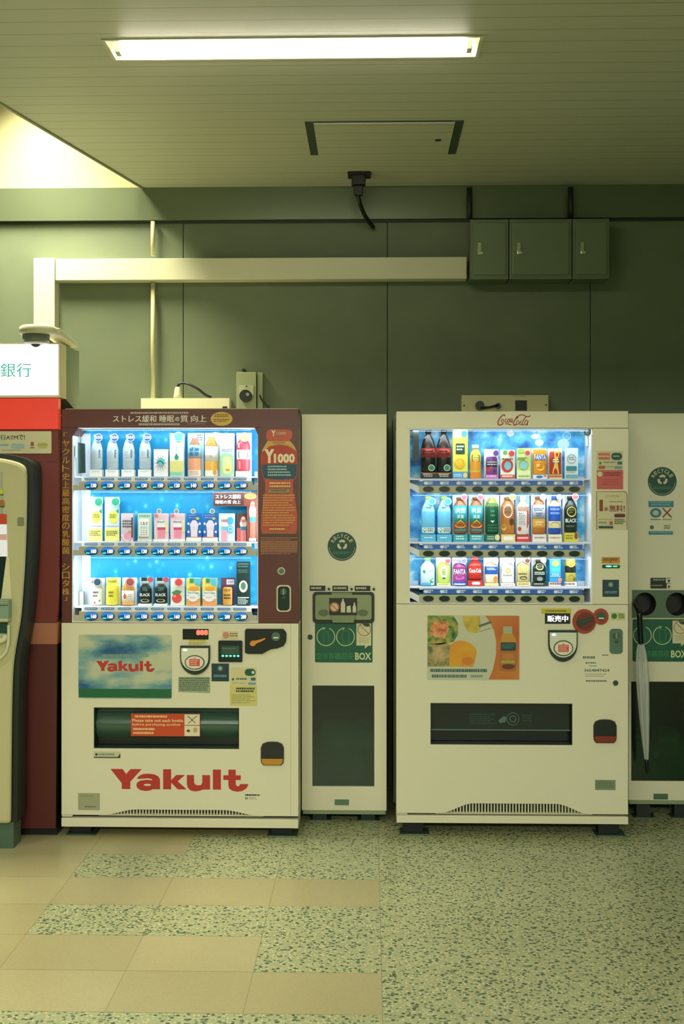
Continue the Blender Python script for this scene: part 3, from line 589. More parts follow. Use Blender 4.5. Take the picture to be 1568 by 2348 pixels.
drink(DC, 'orange soda can lettered FANTA, right machine top shelf', 'can', 1229, 1259, 1029, 1087, [(1029, '#ee9a24')], art=[('r', 1231, 1041, 1257, 1054, '#3567b8'), ('t', 1231, 1041, 1257, 1053, 'FANTA', '#f4f6fa', .02), ('e', 1244, 1070, 10, 9, '#f2b23e'), ('e', 1239, 1066, 4, 4, '#f8d07a')], stand=(1088, 1097, '#e8ecf4', [('e', 1242, 1093, 8, 3, '#3a6cc0'), ('r', 1252, 1089, 1258, 1093, '#d86a62')]), card=(1226, 1026, 1262, 1097, '#f3dcae'), group=TOPR, cat='can')
drink(DC, 'red can with a yellow diagonal flash, right machine top shelf', 'can', 1267, 1294, 1034, 1087, [(1034, '#c03430')], art=[('p', [(1276, 1034), (1290, 1034), (1284, 1055), (1288, 1086), (1272, 1086), (1278, 1058)], '#e3c24a'), ('R', 1271, 1050, 1290, 1063, 3, '#2f4a30'), ('l', 1273, 1052, 1288, 1061, 2, '#f0ead0')], stand=(1088, 1097, '#ead37a', [('r', 1266, 1090, 1294, 1094, '#c74838')]), card=(1264, 1026, 1298, 1097, '#e6dfc4'), group=TOPR, cat='can')
drink(DC, 'silver card with a grey ring and teal band, rightmost on the right machine top shelf', 'card', 1302, 1333, 1026, 1097, [(1026, '#cfd8dc')], art=[('o', 1318, 1051, 10, 1.4, '#7d8f98'), ('l', 1311, 1046, 1325, 1056, 2, '#7d8f98'), ('R', 1305, 1068, 1330, 1079, 2, '#2e7f86'), ('r', 1304, 1088, 1332, 1096, '#5fa8ae'), ('l', 1306, 1082, 1326, 1085, 1, '#b09a86')], group=TOPR, cat='display card')
for i, cx in enumerate((984, 1021)):
    drink(DC, ('left' if i == 0 else 'right') + ' of two blue water bottles with leaf labels, right machine middle shelf', 'bottle', cx - 16, cx + 16, 1146, 1226, [(1140, '#9fd2ec'), (1170, '#6fc2ea')], cap=('#9ad04e', 1138, 1146), art=[('r', cx - 15, 1211, cx + 15, 1224, '#e6eef0'), ('p', [(cx - 13, 1216), (cx - 8, 1212), (cx - 4, 1217), (cx - 9, 1223)], '#2f9a4e'), ('l', cx - 2, 1213, cx + 13, 1222, 2, '#6a7a7a'), ('l', cx - 6, 1163, cx + 6, 1169, 1, '#2e7a88')], stand=(1227, 1244, '#56b8dc', [('l', cx - 10, 1233, cx + 10, 1238, 1, '#dff4fb')]), badge=(cx + 8, 1150, 9, '#3aa6dc'), group=MIDR, shoulder=.34, neck=.4)
for i, cx in enumerate((1058.5, 1096)):
    drink(DC, ('left' if i == 0 else 'right') + ' of two teal labelled tea bottles, right machine middle shelf', 'bottle', cx - 15.5, cx + 15.5, 1146, 1226, [(1140, '#a85a2a')], cap=('#7c4a26', 1141, 1147), lab=(1160, 1198, '#3cb2bc'), art=[('t', cx - 11, 1164, cx + 11, 1178, '爽健', '#d8f0f0', .03), ('t', cx - 8, 1181, cx + 8, 1190, '美茶', '#d8f0f0', .03), ('p', [(cx - 12, 1204), (cx, 1192), (cx + 12, 1204)], '#e9c83a'), ('e', cx, 1206, 13, 6, '#c88a3a'), ('r', cx - 12, 1214, cx + 12, 1219, '#2f8f98')], stand=(1227, 1244, '#2fa3ae', [('l', cx - 11, 1230, cx + 11, 1241, 2, '#d8f0f2')]), badge=(cx + 8.5, 1140, 8, '#e0566a'), card=(cx - 17, 1135, cx + 17, 1244, '#e9eef2'), group=MIDR, shoulder=.2, neck=.5)
drink(DC, 'dark green tea bottle with a small white emblem, right machine middle shelf', 'bottle', 1117, 1148, 1143, 1226, [(1140, '#a8a83c'), (1152, '#7d9a3c'), (1164, '#10533a')], art=[('l', 1120, 1154, 1146, 1161, 2, '#2e5c2e'), ('l', 1128, 1170, 1138, 1190, 2, '#4d8a66'), ('p', [(1128, 1195), (1138, 1195), (1133, 1200)], '#e8efe2'), ('l', 1122, 1204, 1144, 1222, 3, '#2e7a56')], stand=(1227, 1244, '#2e6a52', [('e', 1144, 1234, 6, 7, '#e4dca0'), ('l', 1121, 1231, 1136, 1241, 2, '#a8d0b8')]), card=(1115, 1135, 1151, 1244, '#e3e7d8'), group=MIDR, shoulder=.22, neck=.45)
drink(DC, 'brown tea bottle with a silver round label and yellow tag, right machine middle shelf', 'bottle', 1154, 1185, 1146, 1226, [(1140, '#b0662a'), (1205, '#c98238')], cap=('#9a6a34', 1141, 1147), art=[('e', 1169, 1173, 11, 16, '#c5ccc4'), ('l', 1163, 1163, 1175, 1180, 2, '#4a6a5a'), ('e', 1178, 1198, 5, 8, '#5a3a22'), ('e', 1160, 1210, 6, 8, '#d8a03e')], stand=(1227, 1244, '#ecd088', [('R', 1158, 1231, 1181, 1240, 3, '#f6f0e6')]), badge=(1179, 1140, 8, '#e6da4a'), card=(1153, 1135, 1186, 1244, '#efe8e0'), group=MIDR, shoulder=.2, neck=.5)
drink(DC, 'white bottle with a red speckled edge and white cap, right machine middle shelf', 'bottle', 1190, 1219, 1148, 1228, [(1140, '#e9bd92'), (1160, '#f0ecea')], cap=('#f4f4f2', 1138, 1148), art=[('r', 1213, 1163, 1218, 1228, '#c74a44'), ('r', 1192, 1162, 1217, 1172, '#b98a74'), ('l', 1194, 1176, 1210, 1206, 6, '#9aa09a'), ('e', 1196, 1214, 4, 5, '#c83a3a')], stand=(1229, 1244, '#cf3f36', [('l', 1190, 1233, 1218, 1240, 1, '#f8dcd6')]), card=(1188, 1135, 1222, 1244, '#a9d0ec'), group=MIDR, shoulder=.2, neck=.42)
drink(DC, 'brown bottle with a silver sleeve and lilac tag, right machine middle shelf', 'bottle', 1227, 1257, 1145, 1226, [(1140, '#b06a34'), (1190, '#d9a040'), (1210, '#b86f30')], lab=(1158, 1191, '#b9bfce'), cap=('#8c5a34', 1139, 1145), art=[('l', 1230, 1165, 1254, 1173, 2, '#5c6480'), ('l', 1234, 1176, 1250, 1187, 2, '#5c6480'), ('l', 1233, 1197, 1251, 1208, 2, '#f2deb0')], stand=(1227, 1244, '#e9e2de', [('l', 1231, 1233, 1254, 1238, 1, '#b06a5a')]), badge=(1250, 1140, 8, '#9c8ac8'), card=(1225, 1135, 1259, 1244, '#eceaf2'), group=MIDR, shoulder=.22, neck=.5)
drink(DC, 'royal blue coffee bottle with a tan band, right machine middle shelf', 'bottle', 1264, 1293, 1147, 1226, [(1140, '#d3b28c'), (1159, '#2452b4'), (1196, '#dccfa0'), (1212, '#2452b4')], cap=('#2a5fc0', 1138, 1147), art=[('l', 1268, 1166, 1289, 1184, 2, '#7fa0e0'), ('e', 1279, 1205, 11, 7, '#cdb682')], stand=(1227, 1244, '#eae0c6', [('l', 1266, 1233, 1292, 1238, 1, '#a88c5a')]), badge=(1288, 1140, 7, '#e6d6c8'), card=(1262, 1135, 1296, 1244, '#edf0f4'), group=MIDR, shoulder=.18, neck=.4)
drink(DC, 'black coffee bottle lettered BLACK with a yellow disc, rightmost on the right machine middle shelf', 'bottle', 1301, 1331, 1146, 1222, [(1140, '#16241f')], cap=('#16241f', 1138, 1146), art=[('e', 1317, 1174, 11, 12, '#d3c03a'), ('l', 1311, 1168, 1323, 1180, 2, '#6a5a1c'), ('t', 1303, 1190, 1329, 1199, 'BLACK', '#dfe6e2', .02), ('l', 1305, 1206, 1327, 1212, 1, '#5c7a70')], stand=(1223, 1244, '#dccb3e', [('e', 1327, 1230, 4, 8, '#8a4a30'), ('l', 1303, 1228, 1320, 1240, 2, '#7a6c22')]), badge=(1325, 1139, 8, '#e04a56'), card=(1299, 1135, 1333, 1244, '#eef0f0'), group=MIDR, shoulder=.26, neck=.45)
drink(DC, 'clear water bottle with a green cap and leaves, leftmost on the right machine bottom shelf', 'bottle', 966, 999, 1288, 1346, [(1280, '#cfdfe6')], cap=('#7fd06a', 1281, 1289), art=[('p', [(970, 1313), (974, 1309), (978, 1314), (974, 1319)], '#2e9a52'), ('p', [(988, 1334), (994, 1328), (999, 1333), (995, 1340), (989, 1340)], '#2e9a52'), ('t', 979, 1309, 996, 1314, 'い・ろ・は・す', '#7b8a88', .02), ('r', 968, 1340, 990, 1346, '#56b4de')], group=LOWR, shoulder=.26, neck=.38)
drink(DC, 'lime green bottle with a white oval label and red tag, right machine bottom shelf', 'bottle', 1005, 1034, 1291, 1340, [(1280, '#c8dc5a')], art=[('e', 1020, 1315, 8, 14, '#e6ece8'), ('l', 1015, 1308, 1025, 1322, 3, '#8a9aa4'), ('e', 1020, 1329, 4, 2, '#2c4a8a')], stand=(1340.5, 1347, '#e8f0b0', [('l', 1008, 1342, 1032, 1346, 1, '#98a850')]), badge=(1029, 1288.5, 7.5, '#e04650'), card=(1003, 1282, 1037, 1347, '#f0f2ee'), group=LOWR, shoulder=.2, neck=.5)
drink(DC, 'purple grape soda bottle lettered FANTA, right machine bottom shelf', 'bottle', 1042, 1072, 1295, 1346, [(1290, '#8c2a6e'), (1320, '#a8408e'), (1336, '#4a56b8')], art=[('t', 1043, 1308, 1071, 1320, 'FANTA', '#eef0fa', .02), ('e', 1057, 1327, 10, 5, '#d86ac0'), ('r', 1044, 1341, 1070, 1345, '#d3d6f0')], badge=(1066, 1288, 8, '#6a7ac8'), card=(1040, 1282, 1074, 1347, '#e4dfee'), group=LOWR, shoulder=.16, neck=.7)
g_t = drink(DC, 'red cola bottle with a red cap on the right machine bottom shelf', 'bottle', 1077, 1109, 1288, 1333, [(1280, '#b03024'), (1305, '#c43a30'), (1320, '#c0241c')], cap=('#d03030', 1279, 1288), art=[('t', 1079, 1306, 1107, 1316, 'Coca-Cola', '#f2e6e2', .03), ('r', 1078, 1330, 1108, 1331.4, '#5c1a14')], stand=(1334, 1347, '#cc2a22', [('R', 1085, 1337, 1104, 1344, 3, '#f4e2de')]), group=LOWR, shoulder=.2, neck=.42)
drink(DC, 'tan coffee bottle with a blue square label, right machine bottom shelf', 'bottle', 1116, 1146, 1292, 1340, [(1280, '#dcb993'), (1300, '#24549e'), (1320, '#e8dac0')], art=[('l', 1120, 1305, 1142, 1311, 2, '#cdd8ee'), ('p', [(1117, 1334), (1140, 1338), (1117, 1340)], '#2a5aa8'), ('e', 1140, 1331, 5, 7, '#e08a3a')], stand=(1340.5, 1347, '#e8cf96'), badge=(1139, 1288, 7.5, '#d9c9b8'), card=(1114, 1282, 1148, 1347, '#eef0f4'), group=LOWR, shoulder=.2, neck=.45)
drink(DC, 'silver white bottle with a gold diamond, right machine bottom shelf', 'bottle', 1154, 1184, 1292, 1340, [(1280, '#cfcac6'), (1318, '#e8e4e2')], art=[('p', [(1169, 1304), (1177, 1311), (1169, 1318), (1161, 1311)], '#b8a63a'), ('l', 1158, 1320, 1180, 1326, 1, '#a89a90')], stand=(1340.5, 1347, '#ece8e4', [('l', 1157, 1342, 1181, 1346, 1, '#c0a898')]), badge=(1177, 1288, 7, '#dfc8c0'), card=(1152, 1282, 1186, 1347, '#f0eff2'), group=LOWR, shoulder=.22, neck=.5)
drink(DC, 'gold beige coffee bottle with a dark red tag, right machine bottom shelf', 'bottle', 1191, 1220, 1292, 1338, [(1280, '#c9b87c')], art=[('e', 1205, 1305, 8, 9, '#b8a04a'), ('l', 1193, 1317, 1218, 1322, 1, '#5a4a2c'), ('e', 1205, 1328, 9, 4, '#4f4a38'), ('e', 1205, 1328, 6, 2, '#b8a878')], stand=(1338.4, 1347, '#e2cf98', [('l', 1193, 1341, 1218, 1345, 1, '#8a5a3a')]), badge=(1214, 1287.5, 7.5, '#6c2e2a'), card=(1189, 1282, 1223, 1347, '#efece4'), group=LOWR, shoulder=.24, neck=.6)
drink(DC, 'black coffee bottle with a gold disc, right machine bottom shelf', 'bottle', 1228, 1258, 1293, 1338, [(1280, '#172a22')], cap=('#2c2e28', 1286, 1293), art=[('e', 1243, 1302, 9, 8, '#c3b24e'), ('l', 1231, 1314, 1255, 1322, 2, '#c9d2cc'), ('e', 1243, 1330, 7, 5, '#8e948c')], stand=(1338.4, 1347, '#23372e', [('l', 1229, 1341, 1256, 1344, 1, '#d8dccc')]), badge=(1251, 1286, 7, '#d9c4a8'), card=(1226, 1282, 1260, 1347, '#f0f0f0'), group=LOWR, shoulder=.24, neck=.5)
drink(DC, 'slim blue carton with a gold disc, right machine bottom shelf', 'pack', 1265.5, 1291, 1284, 1337, [(1284, '#3a9fdc')], art=[('e', 1279, 1294, 8, 7, '#ddc94e'), ('R', 1268, 1304, 1289, 1318, 3, '#4ab0e6'), ('l', 1270, 1318, 1287, 1323, 2, '#d3ecfa'), ('r', 1266, 1323, 1290, 1325, '#8fd0f0'), ('e', 1289, 1332, 5, 5, '#e08a8c')], stand=(1337.4, 1347, '#f0e4e0', [('l', 1266, 1340, 1292, 1346, 1, '#9a4a3a')]), group=LOWR, cat='carton')
drink(DC, 'gold and black coffee can, rightmost on the right machine bottom shelf', 'can', 1303, 1328, 1283, 1337, [(1283, '#b89a3c'), (1300, '#1f2418'), (1316, '#c4b04e')], art=[('e', 1316, 1294, 9, 9, '#cdb652'), ('e', 1316, 1326, 7, 6, '#a8963c'), ('e', 1325, 1331, 4, 4, '#4a3a20')], stand=(1337.4, 1347, '#ece6e2', [('l', 1302, 1340, 1330, 1346, 1, '#7a3a34')]), group=LOWR, cat='can')

# ================================================================== LOGOS
def zoomed(pts, ox, oy, sc): return [(ox + x / sc, oy + y / sc) for x, y in pts]
LOGO = [
 ([(38,62),(158,62),(193,112),(238,62),(348,62),(235,188),(235,262),(150,262),(150,205)], []),
 ([(302,160),(308,144),(330,124),(368,110),(420,107),(470,113),(510,131),(530,160),(532,262),(458,262),(430,275),(385,280),(340,273),(308,254),(295,225),(303,196),(335,177),(390,169),(430,170),(452,174),(448,160),(410,153),(360,158)], [[(405+38*math.cos(a*.524),219+11*math.sin(a*.524)) for a in range(12)]]),
 ([(562,62),(642,62),(642,170),(692,118),(780,118),(708,182),(798,262),(708,262),(642,195),(642,262),(562,262)], []),
 ([(798,118),(870,118),(870,190),(880,212),(910,222),(940,215),(952,195),(952,118),(1030,118),(1030,262),(960,262),(925,275),(880,282),(835,272),(808,245),(798,210)], []),
 ([(1058,62),(1138,62),(1138,262),(1058,262)], []),
 ([(1212,62),(1286,62),(1286,118),(1336,118),(1336,165),(1286,165),(1286,205),(1296,225),(1316,228),(1330,205),(1412,205),(1395,245),(1350,275),(1300,282),(1250,272),(1220,250),(1212,220),(1212,165),(1162,165),(1162,118),(1212,118)], [])]
def yakult(g, x0, y0, x1, y1, dy, m):
    f = lambda p: (x0 + (p[0] - 38) / 1374 * (x1 - x0), y0 + (p[1] - 62) / 220 * (y1 - y0))
    for o, h in LOGO: g.poly([f(p) for p in o], dy, m, [[f(p) for p in l] for l in h])
def cocacola(g, x0, y0, x1, y1, dy, m, w=1.6):
    f = lambda p: (x0 + (p[0] - 170) / 1180 * (x1 - x0), y0 + (p[1] - 175) / 370 * (y1 - y0))
    S = [([(430,225),(405,180),(345,195),(255,290),(190,400),(178,490),(225,540),(300,525),(380,470)], 1.5), ([(355,330),(310,370),(300,420),(335,440),(375,400),(375,340),(355,325)], .9),
         ([(490,310),(455,340),(430,410),(455,445),(510,410)], 1), ([(565,320),(530,370),(530,425),(565,440),(595,390),(590,330),(565,318)], .9),
         ([(690,330),(650,320),(620,380),(625,430),(665,425),(695,340),(685,420),(705,440)], .9), ([(440,500),(530,498),(600,520),(655,528)], 1.2),
         ([(860,330),(880,265),(940,205),(1020,180),(1110,190),(1190,235),(1260,250),(1310,235),(1345,200)], 1.2), ([(890,230),(800,340),(745,440),(738,510),(780,545),(840,510)], 1.5),
         ([(890,380),(850,430),(845,500),(890,520),(935,460),(925,390),(890,375)], .9), ([(1040,370),(985,440),(960,510),(1000,530),(1040,500)], 1),
         ([(1190,250),(1110,350),(1060,470),(1070,535),(1120,520)], 1.2), ([(1250,390),(1190,370),(1150,440),(1150,520),(1200,530),(1270,400),(1225,520),(1260,540)], 1)]
    for p, k in S: g.stroke([f(q) for q in p], w * k, dy, m, 5)
REDINK = M('#b8332a', .45)

# ================================================================== VENDING MACHINES
BUB_Y = ramp_mat('display_back_cyan', 'ShaderNodeTexVoronoi', 26, [(0.0, '#b4ecf8'), (0.2, '#22bce8'), (0.42, '#02a2dc')], 0.5, (1, 1, .8), 'Distance')
BUB_C = ramp_mat('display_back_bubbles', 'ShaderNodeTexNoise', 14, [(0.32, '#1c58b0'), (0.45, '#3f9fdc'), (0.55, '#5cc0ee'), (0.66, '#d8f0fa')], 0.5, detail=5)
PANE = glass('clear_display_glass', (.98, 1, 1, 1), .03, .02)
SHEET = M('#e2e5ea', .5)

def shell(t, f, x0, x1, y0, y1, ybot, o, depth, mat_side, dback):
    """cabinet carcass behind the door: o = opening (x0,y0,x1,y1)"""
    g = G(f); g.box(x0 + 2, y0 + 2, x1 - 2, ybot, -depth, -dback - .004, mat_side); g.make('cabinet', t, bevel=.004)

# ---------- left machine
t = thing('vending_machine', 'cream drinks vending machine wrapped in brown around its lit window, red logo below', 'vending machine', FY.P(412, 1923))
L_ = t
shell(t, FY, 141, 684, 938, 1898, 1893, None, .74, CREAM2, .16)
# brown wrapped upper door
g = G(FY)
BT = ramp_mat('brown_wrap', 'ShaderNodeTexNoise', 4, [(0.3, '#54281e'), (0.7, '#602e22')], .42)
g.box(141, 938, 684, 980, -.16, 0, BT); g.box(141, 980, 165, 1428, -.16, 0, BT); g.box(592, 980, 684, 1428, -.16, 0, BT)
g.prism([(165, 980), (179, 980), (165, 1001)], -.16, 0, BT); g.prism([(583, 980), (592, 980), (592, 998)], -.16, 0, BT)
g.make('upper_door_panel', t, 'dark brown printed door surround', bevel=.0015)
g = G(FY); g.box(150, 936.5, 684, 938.4, -.1, .001, M('#a99b76', .4)); g.make('top_edge_strip', t)
# window lining
g = G(FY); LIN = M('#f1f2f4', .4)
g.box(165.2, 998, 166.6, 1427, -.155, -.001, LIN); g.box(590.4, 996, 591.8, 1427, -.155, -.001, LIN)
g.box(179, 980.2, 583, 981.6, -.155, -.001, LIN); g.box(165.2, 1425.6, 592, 1427.6, -.155, .0008, LIN)
g.make('window_lining', t)
g = G(FY); g.box(167, 981.8, 590, 1425, -.158, -.152, BUB_Y)
g.rect(167, 990, 188, 1425, -.1512, SHEET); g.rect(575, 1080, 590, 1112, -.1512, SHEET); g.rect(575, 1246, 590, 1262, -.1512, SHEET); g.rect(575, 1394, 590, 1414, -.1512, SHEET)
g.make('display_back_panel', t, 'bright cyan bubble-printed back panel')
for k, (yd, yb0, yb1) in enumerate(((1092.5, 1103, 1124), (1243.5, 1253, 1274), (1393.5, 1403, 1427 - 1.5))):
    g = G(FY); g.box(167, yd, 590, yd + 3, -.150, -.03, SHEET); g.box(183, yd, 575, yb0 + 2, -.032, -.028, SHEET)
    g.make('shelf', t, 'white drinks shelf', bevel=.001)
    g = G(FY); GR = M('#b9b6a0', .45)
    g.prism([(180, yb0), (576, yb0), (578, yb0 + 9), (589, yb0 + 9), (589, yb1), (166.8, yb1), (166.8, yb0 + 9), (180, yb0 + 9)], -.030, -.006, GR); g.make('button_rail', t, 'grey button rail', bevel=.001)
    top = (984, 1126, 1276)[k]
    g = G(FY); g.rect(167, top, 590, yd, -.010, PANE); g.make('display_glass', t)
# buttons with prices: one built, the rest copied part by part
BX = (209, 247, 286, 325, 362, 400, 438, 477, 515, 552)
BLUEB = M('#123a6e', .18); DIG = M('#ffd9c8', .5, 0, 1.3); CYN = M('#37c8dc', .5, 0, 1.2)
g = G(FY); cx, cy = BX[0], 1113
g.prism(ell(cx, cy, 15.5, 9.6, 24), -.0055, .002, M('#14507f', .2)); g.prism(ell(cx, cy - 1.4, 14, 7.6, 24), .0021, .005, M('#2a78d6', .15, 0, .5)); g.prism(ell(cx, cy + 2, 13, 5.6, 20), .0052, .0062, M('#0d5a88', .2, 0, .25))
g.rect(cx - 11, cy + 3, cx - 3, cy + 5.4, .0066, CYN)
b0 = g.make('select_button', t, 'glossy blue selection button')
P3 = [['130', '130', '130', '130', '150', '120', '140', '160', '160', '160'], ['180', '180', '160', '130', '140', '140', '140', '140', '150', '150'], ['160', '160', '160', '150', '160', '160', '160', '160', '200', '200']]
def plist(f, x, y, s): 
    g = G(f); g.text(x, y - 4, x + 12, y + 4.6, .0068, s, DIG, .03); return g
strip = G(FY); strip.prism(rrect(190.5, 1095.6, 220, 1100.6, 2), -.0278, -.0255, M('#3a76b4', .4)); strip.lines(193, 1097, 218, 1099.4, 1, -.025, '#cfe4f4', .8); s0 = strip.make('price_strip', t, 'small blue strip above a button')
for k, cy in enumerate((1113, 1264, 1413.5)):
    for i, cx in enumerate(BX):
        dx = FY.X(cx) - FY.X(BX[0]); dz = FY.Z(cy) - FY.Z(1113)
        if k or i:
            b = b0.copy(); COL.objects.link(b); b.location = b0.location + Vector((dx, 0, dz)); WL[b.name] = WL[b0.name] + Vector((dx, 0, dz))
            s = s0.copy(); COL.objects.link(s); s.location = s0.location + Vector((dx, 0, FY.Z((1098, 1248.5, 1397.5)[k]) - FY.Z(1098)))
        else: b = b0
        plist(FY, cx + 0.5, cy, P3[k][i]).make('price_digits', b, 'glowing price digits')
# lock bar in the window
g = G(FY); LK = M('#12302e', .4); g.prism([(169, 1020), (175, 1020), (175, 1014), (188, 1016), (189, 1084), (175, 1085), (174, 1050), (169, 1047)], -.055, -.02, LK)
g.tube([FY.P(177, 984, -.04), FY.P(179, 1015, -.04)], .0018, '#2a3a3a', 6); g.make('lock_bar', t, 'dark green-black lock bar inside the window', bevel=.002)
g = G(FY); g.box(168, 1362, 178, 1401, -.12, -.10, M('#b5b5a8', .5)); g.make('inner_bracket', t)
# poster board with bottle, L-shaped, inside the window (hung from the rail)
g = G(DY); PB = M('#7a3a26', .5); PD = M('#4c2620', .5)
g.prism([(485, 1129), (588, 1129), (588, 1243), (563, 1243), (563, 1161), (485, 1161)], .024, .028, PB)
g.rect(486.5, 1130.5, 556, 1159, .0284, PD)
g.art([('t', 490, 1134, 548, 1144, 'ストレス緩和', '#efe9ea', .012), ('t', 490, 1147, 548, 1156, '睡眠の質 向上', '#efe9ea', .012), ('e', 571, 1138, 14, 7, '#dcc95a'), ('l', 562, 1134, 580, 1142, 2, '#8a6a24')] + minibottle(576, 1148, 1238, 17, '#eedaca', '#3d7ca4', '#cf5f4c') + [('t', 569, 1155, 584, 1163, '1000', '#c23428', .02), ('R', 568, 1235, 584, 1242, 1, '#f0e6dc')], .0286)
tag(g.make('hanging_poster'), 'brown L-shaped poster board with white lettering and a bottle, inside the left machine window', 'poster')
# printed texts of the wrap
g = G(FY); W_ = '#e9e6dc'
g.text(259, 952, 358, 968, .0006, 'ストレス緩和', W_, .012); g.text(366, 952, 399, 968, .0006, '睡眠', W_, .012); g.text(402, 956, 411, 966, .0006, 'の', W_, .03); g.text(414, 952, 431, 968, .0006, '質', W_, .012); g.text(438, 952, 473, 968, .0006, '向上', W_, .012)
g.lines(299, 944.5, 432, 949, 1, .0006, '#b9aca0', .9); g.lines(318, 970.5, 412, 975.5, 1, .0006, '#b9aca0', .9); g.lines(430, 971, 472, 973, 1, .0006, '#8b8078', .8)
g.make('headline_lettering', t, 'white lettering along the brown top band')
g = G(FY); g.poly(ell(508, 960.5, 25, 16, 30, 0, 360), .0006, M('#c9a62e', .4)); g.lines(492, 950, 524, 958, 2, .0010, '#7c4f1e'); g.lines(490, 961, 526, 969, 2, .0010, '#7c4f1e'); g.make('gold_oval_badge', t, 'yellow oval badge')
g = G(FY); s_ = '「ヤクルト史上最高密度の乳酸菌 シロタ株」'; y = 989; st = 397 / len(s_)
for ch in s_:
    if ch != ' ': 
        if ch in '「」': g.text(146, y + 2, 154, y + st - 8, .0006, ch, M(GOLD, .45), .02)
        else: g.text(142.5, y + 1, 159.5, y + st - 2, .0006, ch, M('#c9962e', .45), .03)
    y += st
g.make('side_lettering', t, 'gold vertical lettering down the left edge')
# big bottle print
BOT = smooth([(611, 992), (616, 986), (636, 985), (662, 986), (670, 993), (669, 1004), (664, 1011), (672, 1020), (680, 1034), (682, 1056), (682, 1066), (680, 1088), (677, 1098), (672, 1104), (672, 1130), (677, 1150), (681, 1180), (681, 1212), (679, 1222)], 3)
def half(cx=640.5): return BOT
out = [(p[0], p[1]) for p in BOT] + [(600, 1222), (598, 1205), (599, 1180), (603, 1150), (608, 1125), (608, 1106), (604, 1096), (600, 1082), (599, 1060), (598, 1045), (602, 1032), (610, 1018), (613, 1011), (610, 1003)]
g = G(FY); g.poly(out, .0005, ramp_mat('orange_bottle_print', 'ShaderNodeTexNoise', 7, [(.3, '#b4492a'), (.7, '#bf5330')], .45))
g.art([('p', [(613, 1012), (666, 1012), (674, 1022), (680, 1034), (660, 1022), (640, 1019), (618, 1023), (603, 1036), (600, 1034)], '#c9a44e'),
       ('p', [(598, 1040), (618, 1025), (640, 1021), (662, 1025), (682, 1038), (682, 1066), (598, 1068)], '#b03a22'),
       ('p', [(600, 1066), (640, 1063), (681, 1065), (679, 1090), (675, 1098), (640, 1100), (606, 1097), (602, 1084)], '#1a4a5c'),
       ('t', 606, 1030, 629, 1062, 'Y', '#eadfb8', .06), ('t', 628, 1040, 676, 1062, '1000', '#eadfb8', .05), ('t', 622, 987, 632, 1001, 'Y', '#e6d4b4', .06), ('t', 633, 990, 656, 998, '1000', '#c9a088', .03),
       ('l', 614, 1068, 668, 1094, 4, '#9cc0b8'), ('l', 618, 1106, 666, 1120, 2, '#e6c478'), ('R', 616, 1122, 664, 1130, 2, '#8a8a62'), ('l', 622, 1124, 660, 1128, 1, '#3a4a3a'), ('l', 603, 1134, 677, 1208, 13, '#d79a52'), ('l', 618, 1211, 662, 1217, 1, '#e6c478'), ('l', 626, 1014, 656, 1018, 1, '#8a6a2c')], .0009)
g.make('bottle_print', t, 'large orange-red drink bottle printed on the brown column')
g = G(FY); g.art([('l', 600, 1221, 680, 1226, 1, '#8c7a2e'), ('r', 597, 1240, 682, 1264, '#7b4a2e'), ('l', 598, 1232, 682, 1272, 10, '#a3704a')], .0005); g.make('fine_print_block', t)
g = G(FY); g.prism(ell(645, 1309, 8.6, 8.6), 0, .002, M('#d6cfae', .4)); g.prism(ell(645, 1309, 6.4, 6.4), .002, .004, M('#5f7a68', .3, .4)); g.make('key_hole_cover', t)
def lockplate(f, t, x0, y0, x1, y1, rim, body):
    g = G(f)
    if rim: g.prism(rrect(x0, y0, x1, y1, 9), 0, .003, M(rim, .35))
    d0 = 3 if rim else 0
    g.prism(rrect(x0 + d0, y0 + d0, x1 - d0, y1 - d0, 8), .0031, .0045, M(body, .3)); o = g.make('lock_plate', t)
    g = G(f); cx = (x0 + x1) / 2; g.prism(ell(cx, y0 + 15, 7.5, 7.5), .0046, .012, M('#61786a', .25, .7)); g.prism(rrect(cx - 2, y0 + 8, cx + 2, y0 + 22, 1), .0121, .013, M('#a4ad94', .25, .7)); g.prism(ell(cx, y0 + 29, 5, 3), .0046, .009, M('#51695c', .25, .6)); g.make('lock_cylinder', o)
    return o
lockplate(FY, t, 634, 1341, 667, 1402, '#ddd6b4', '#0f2c22')
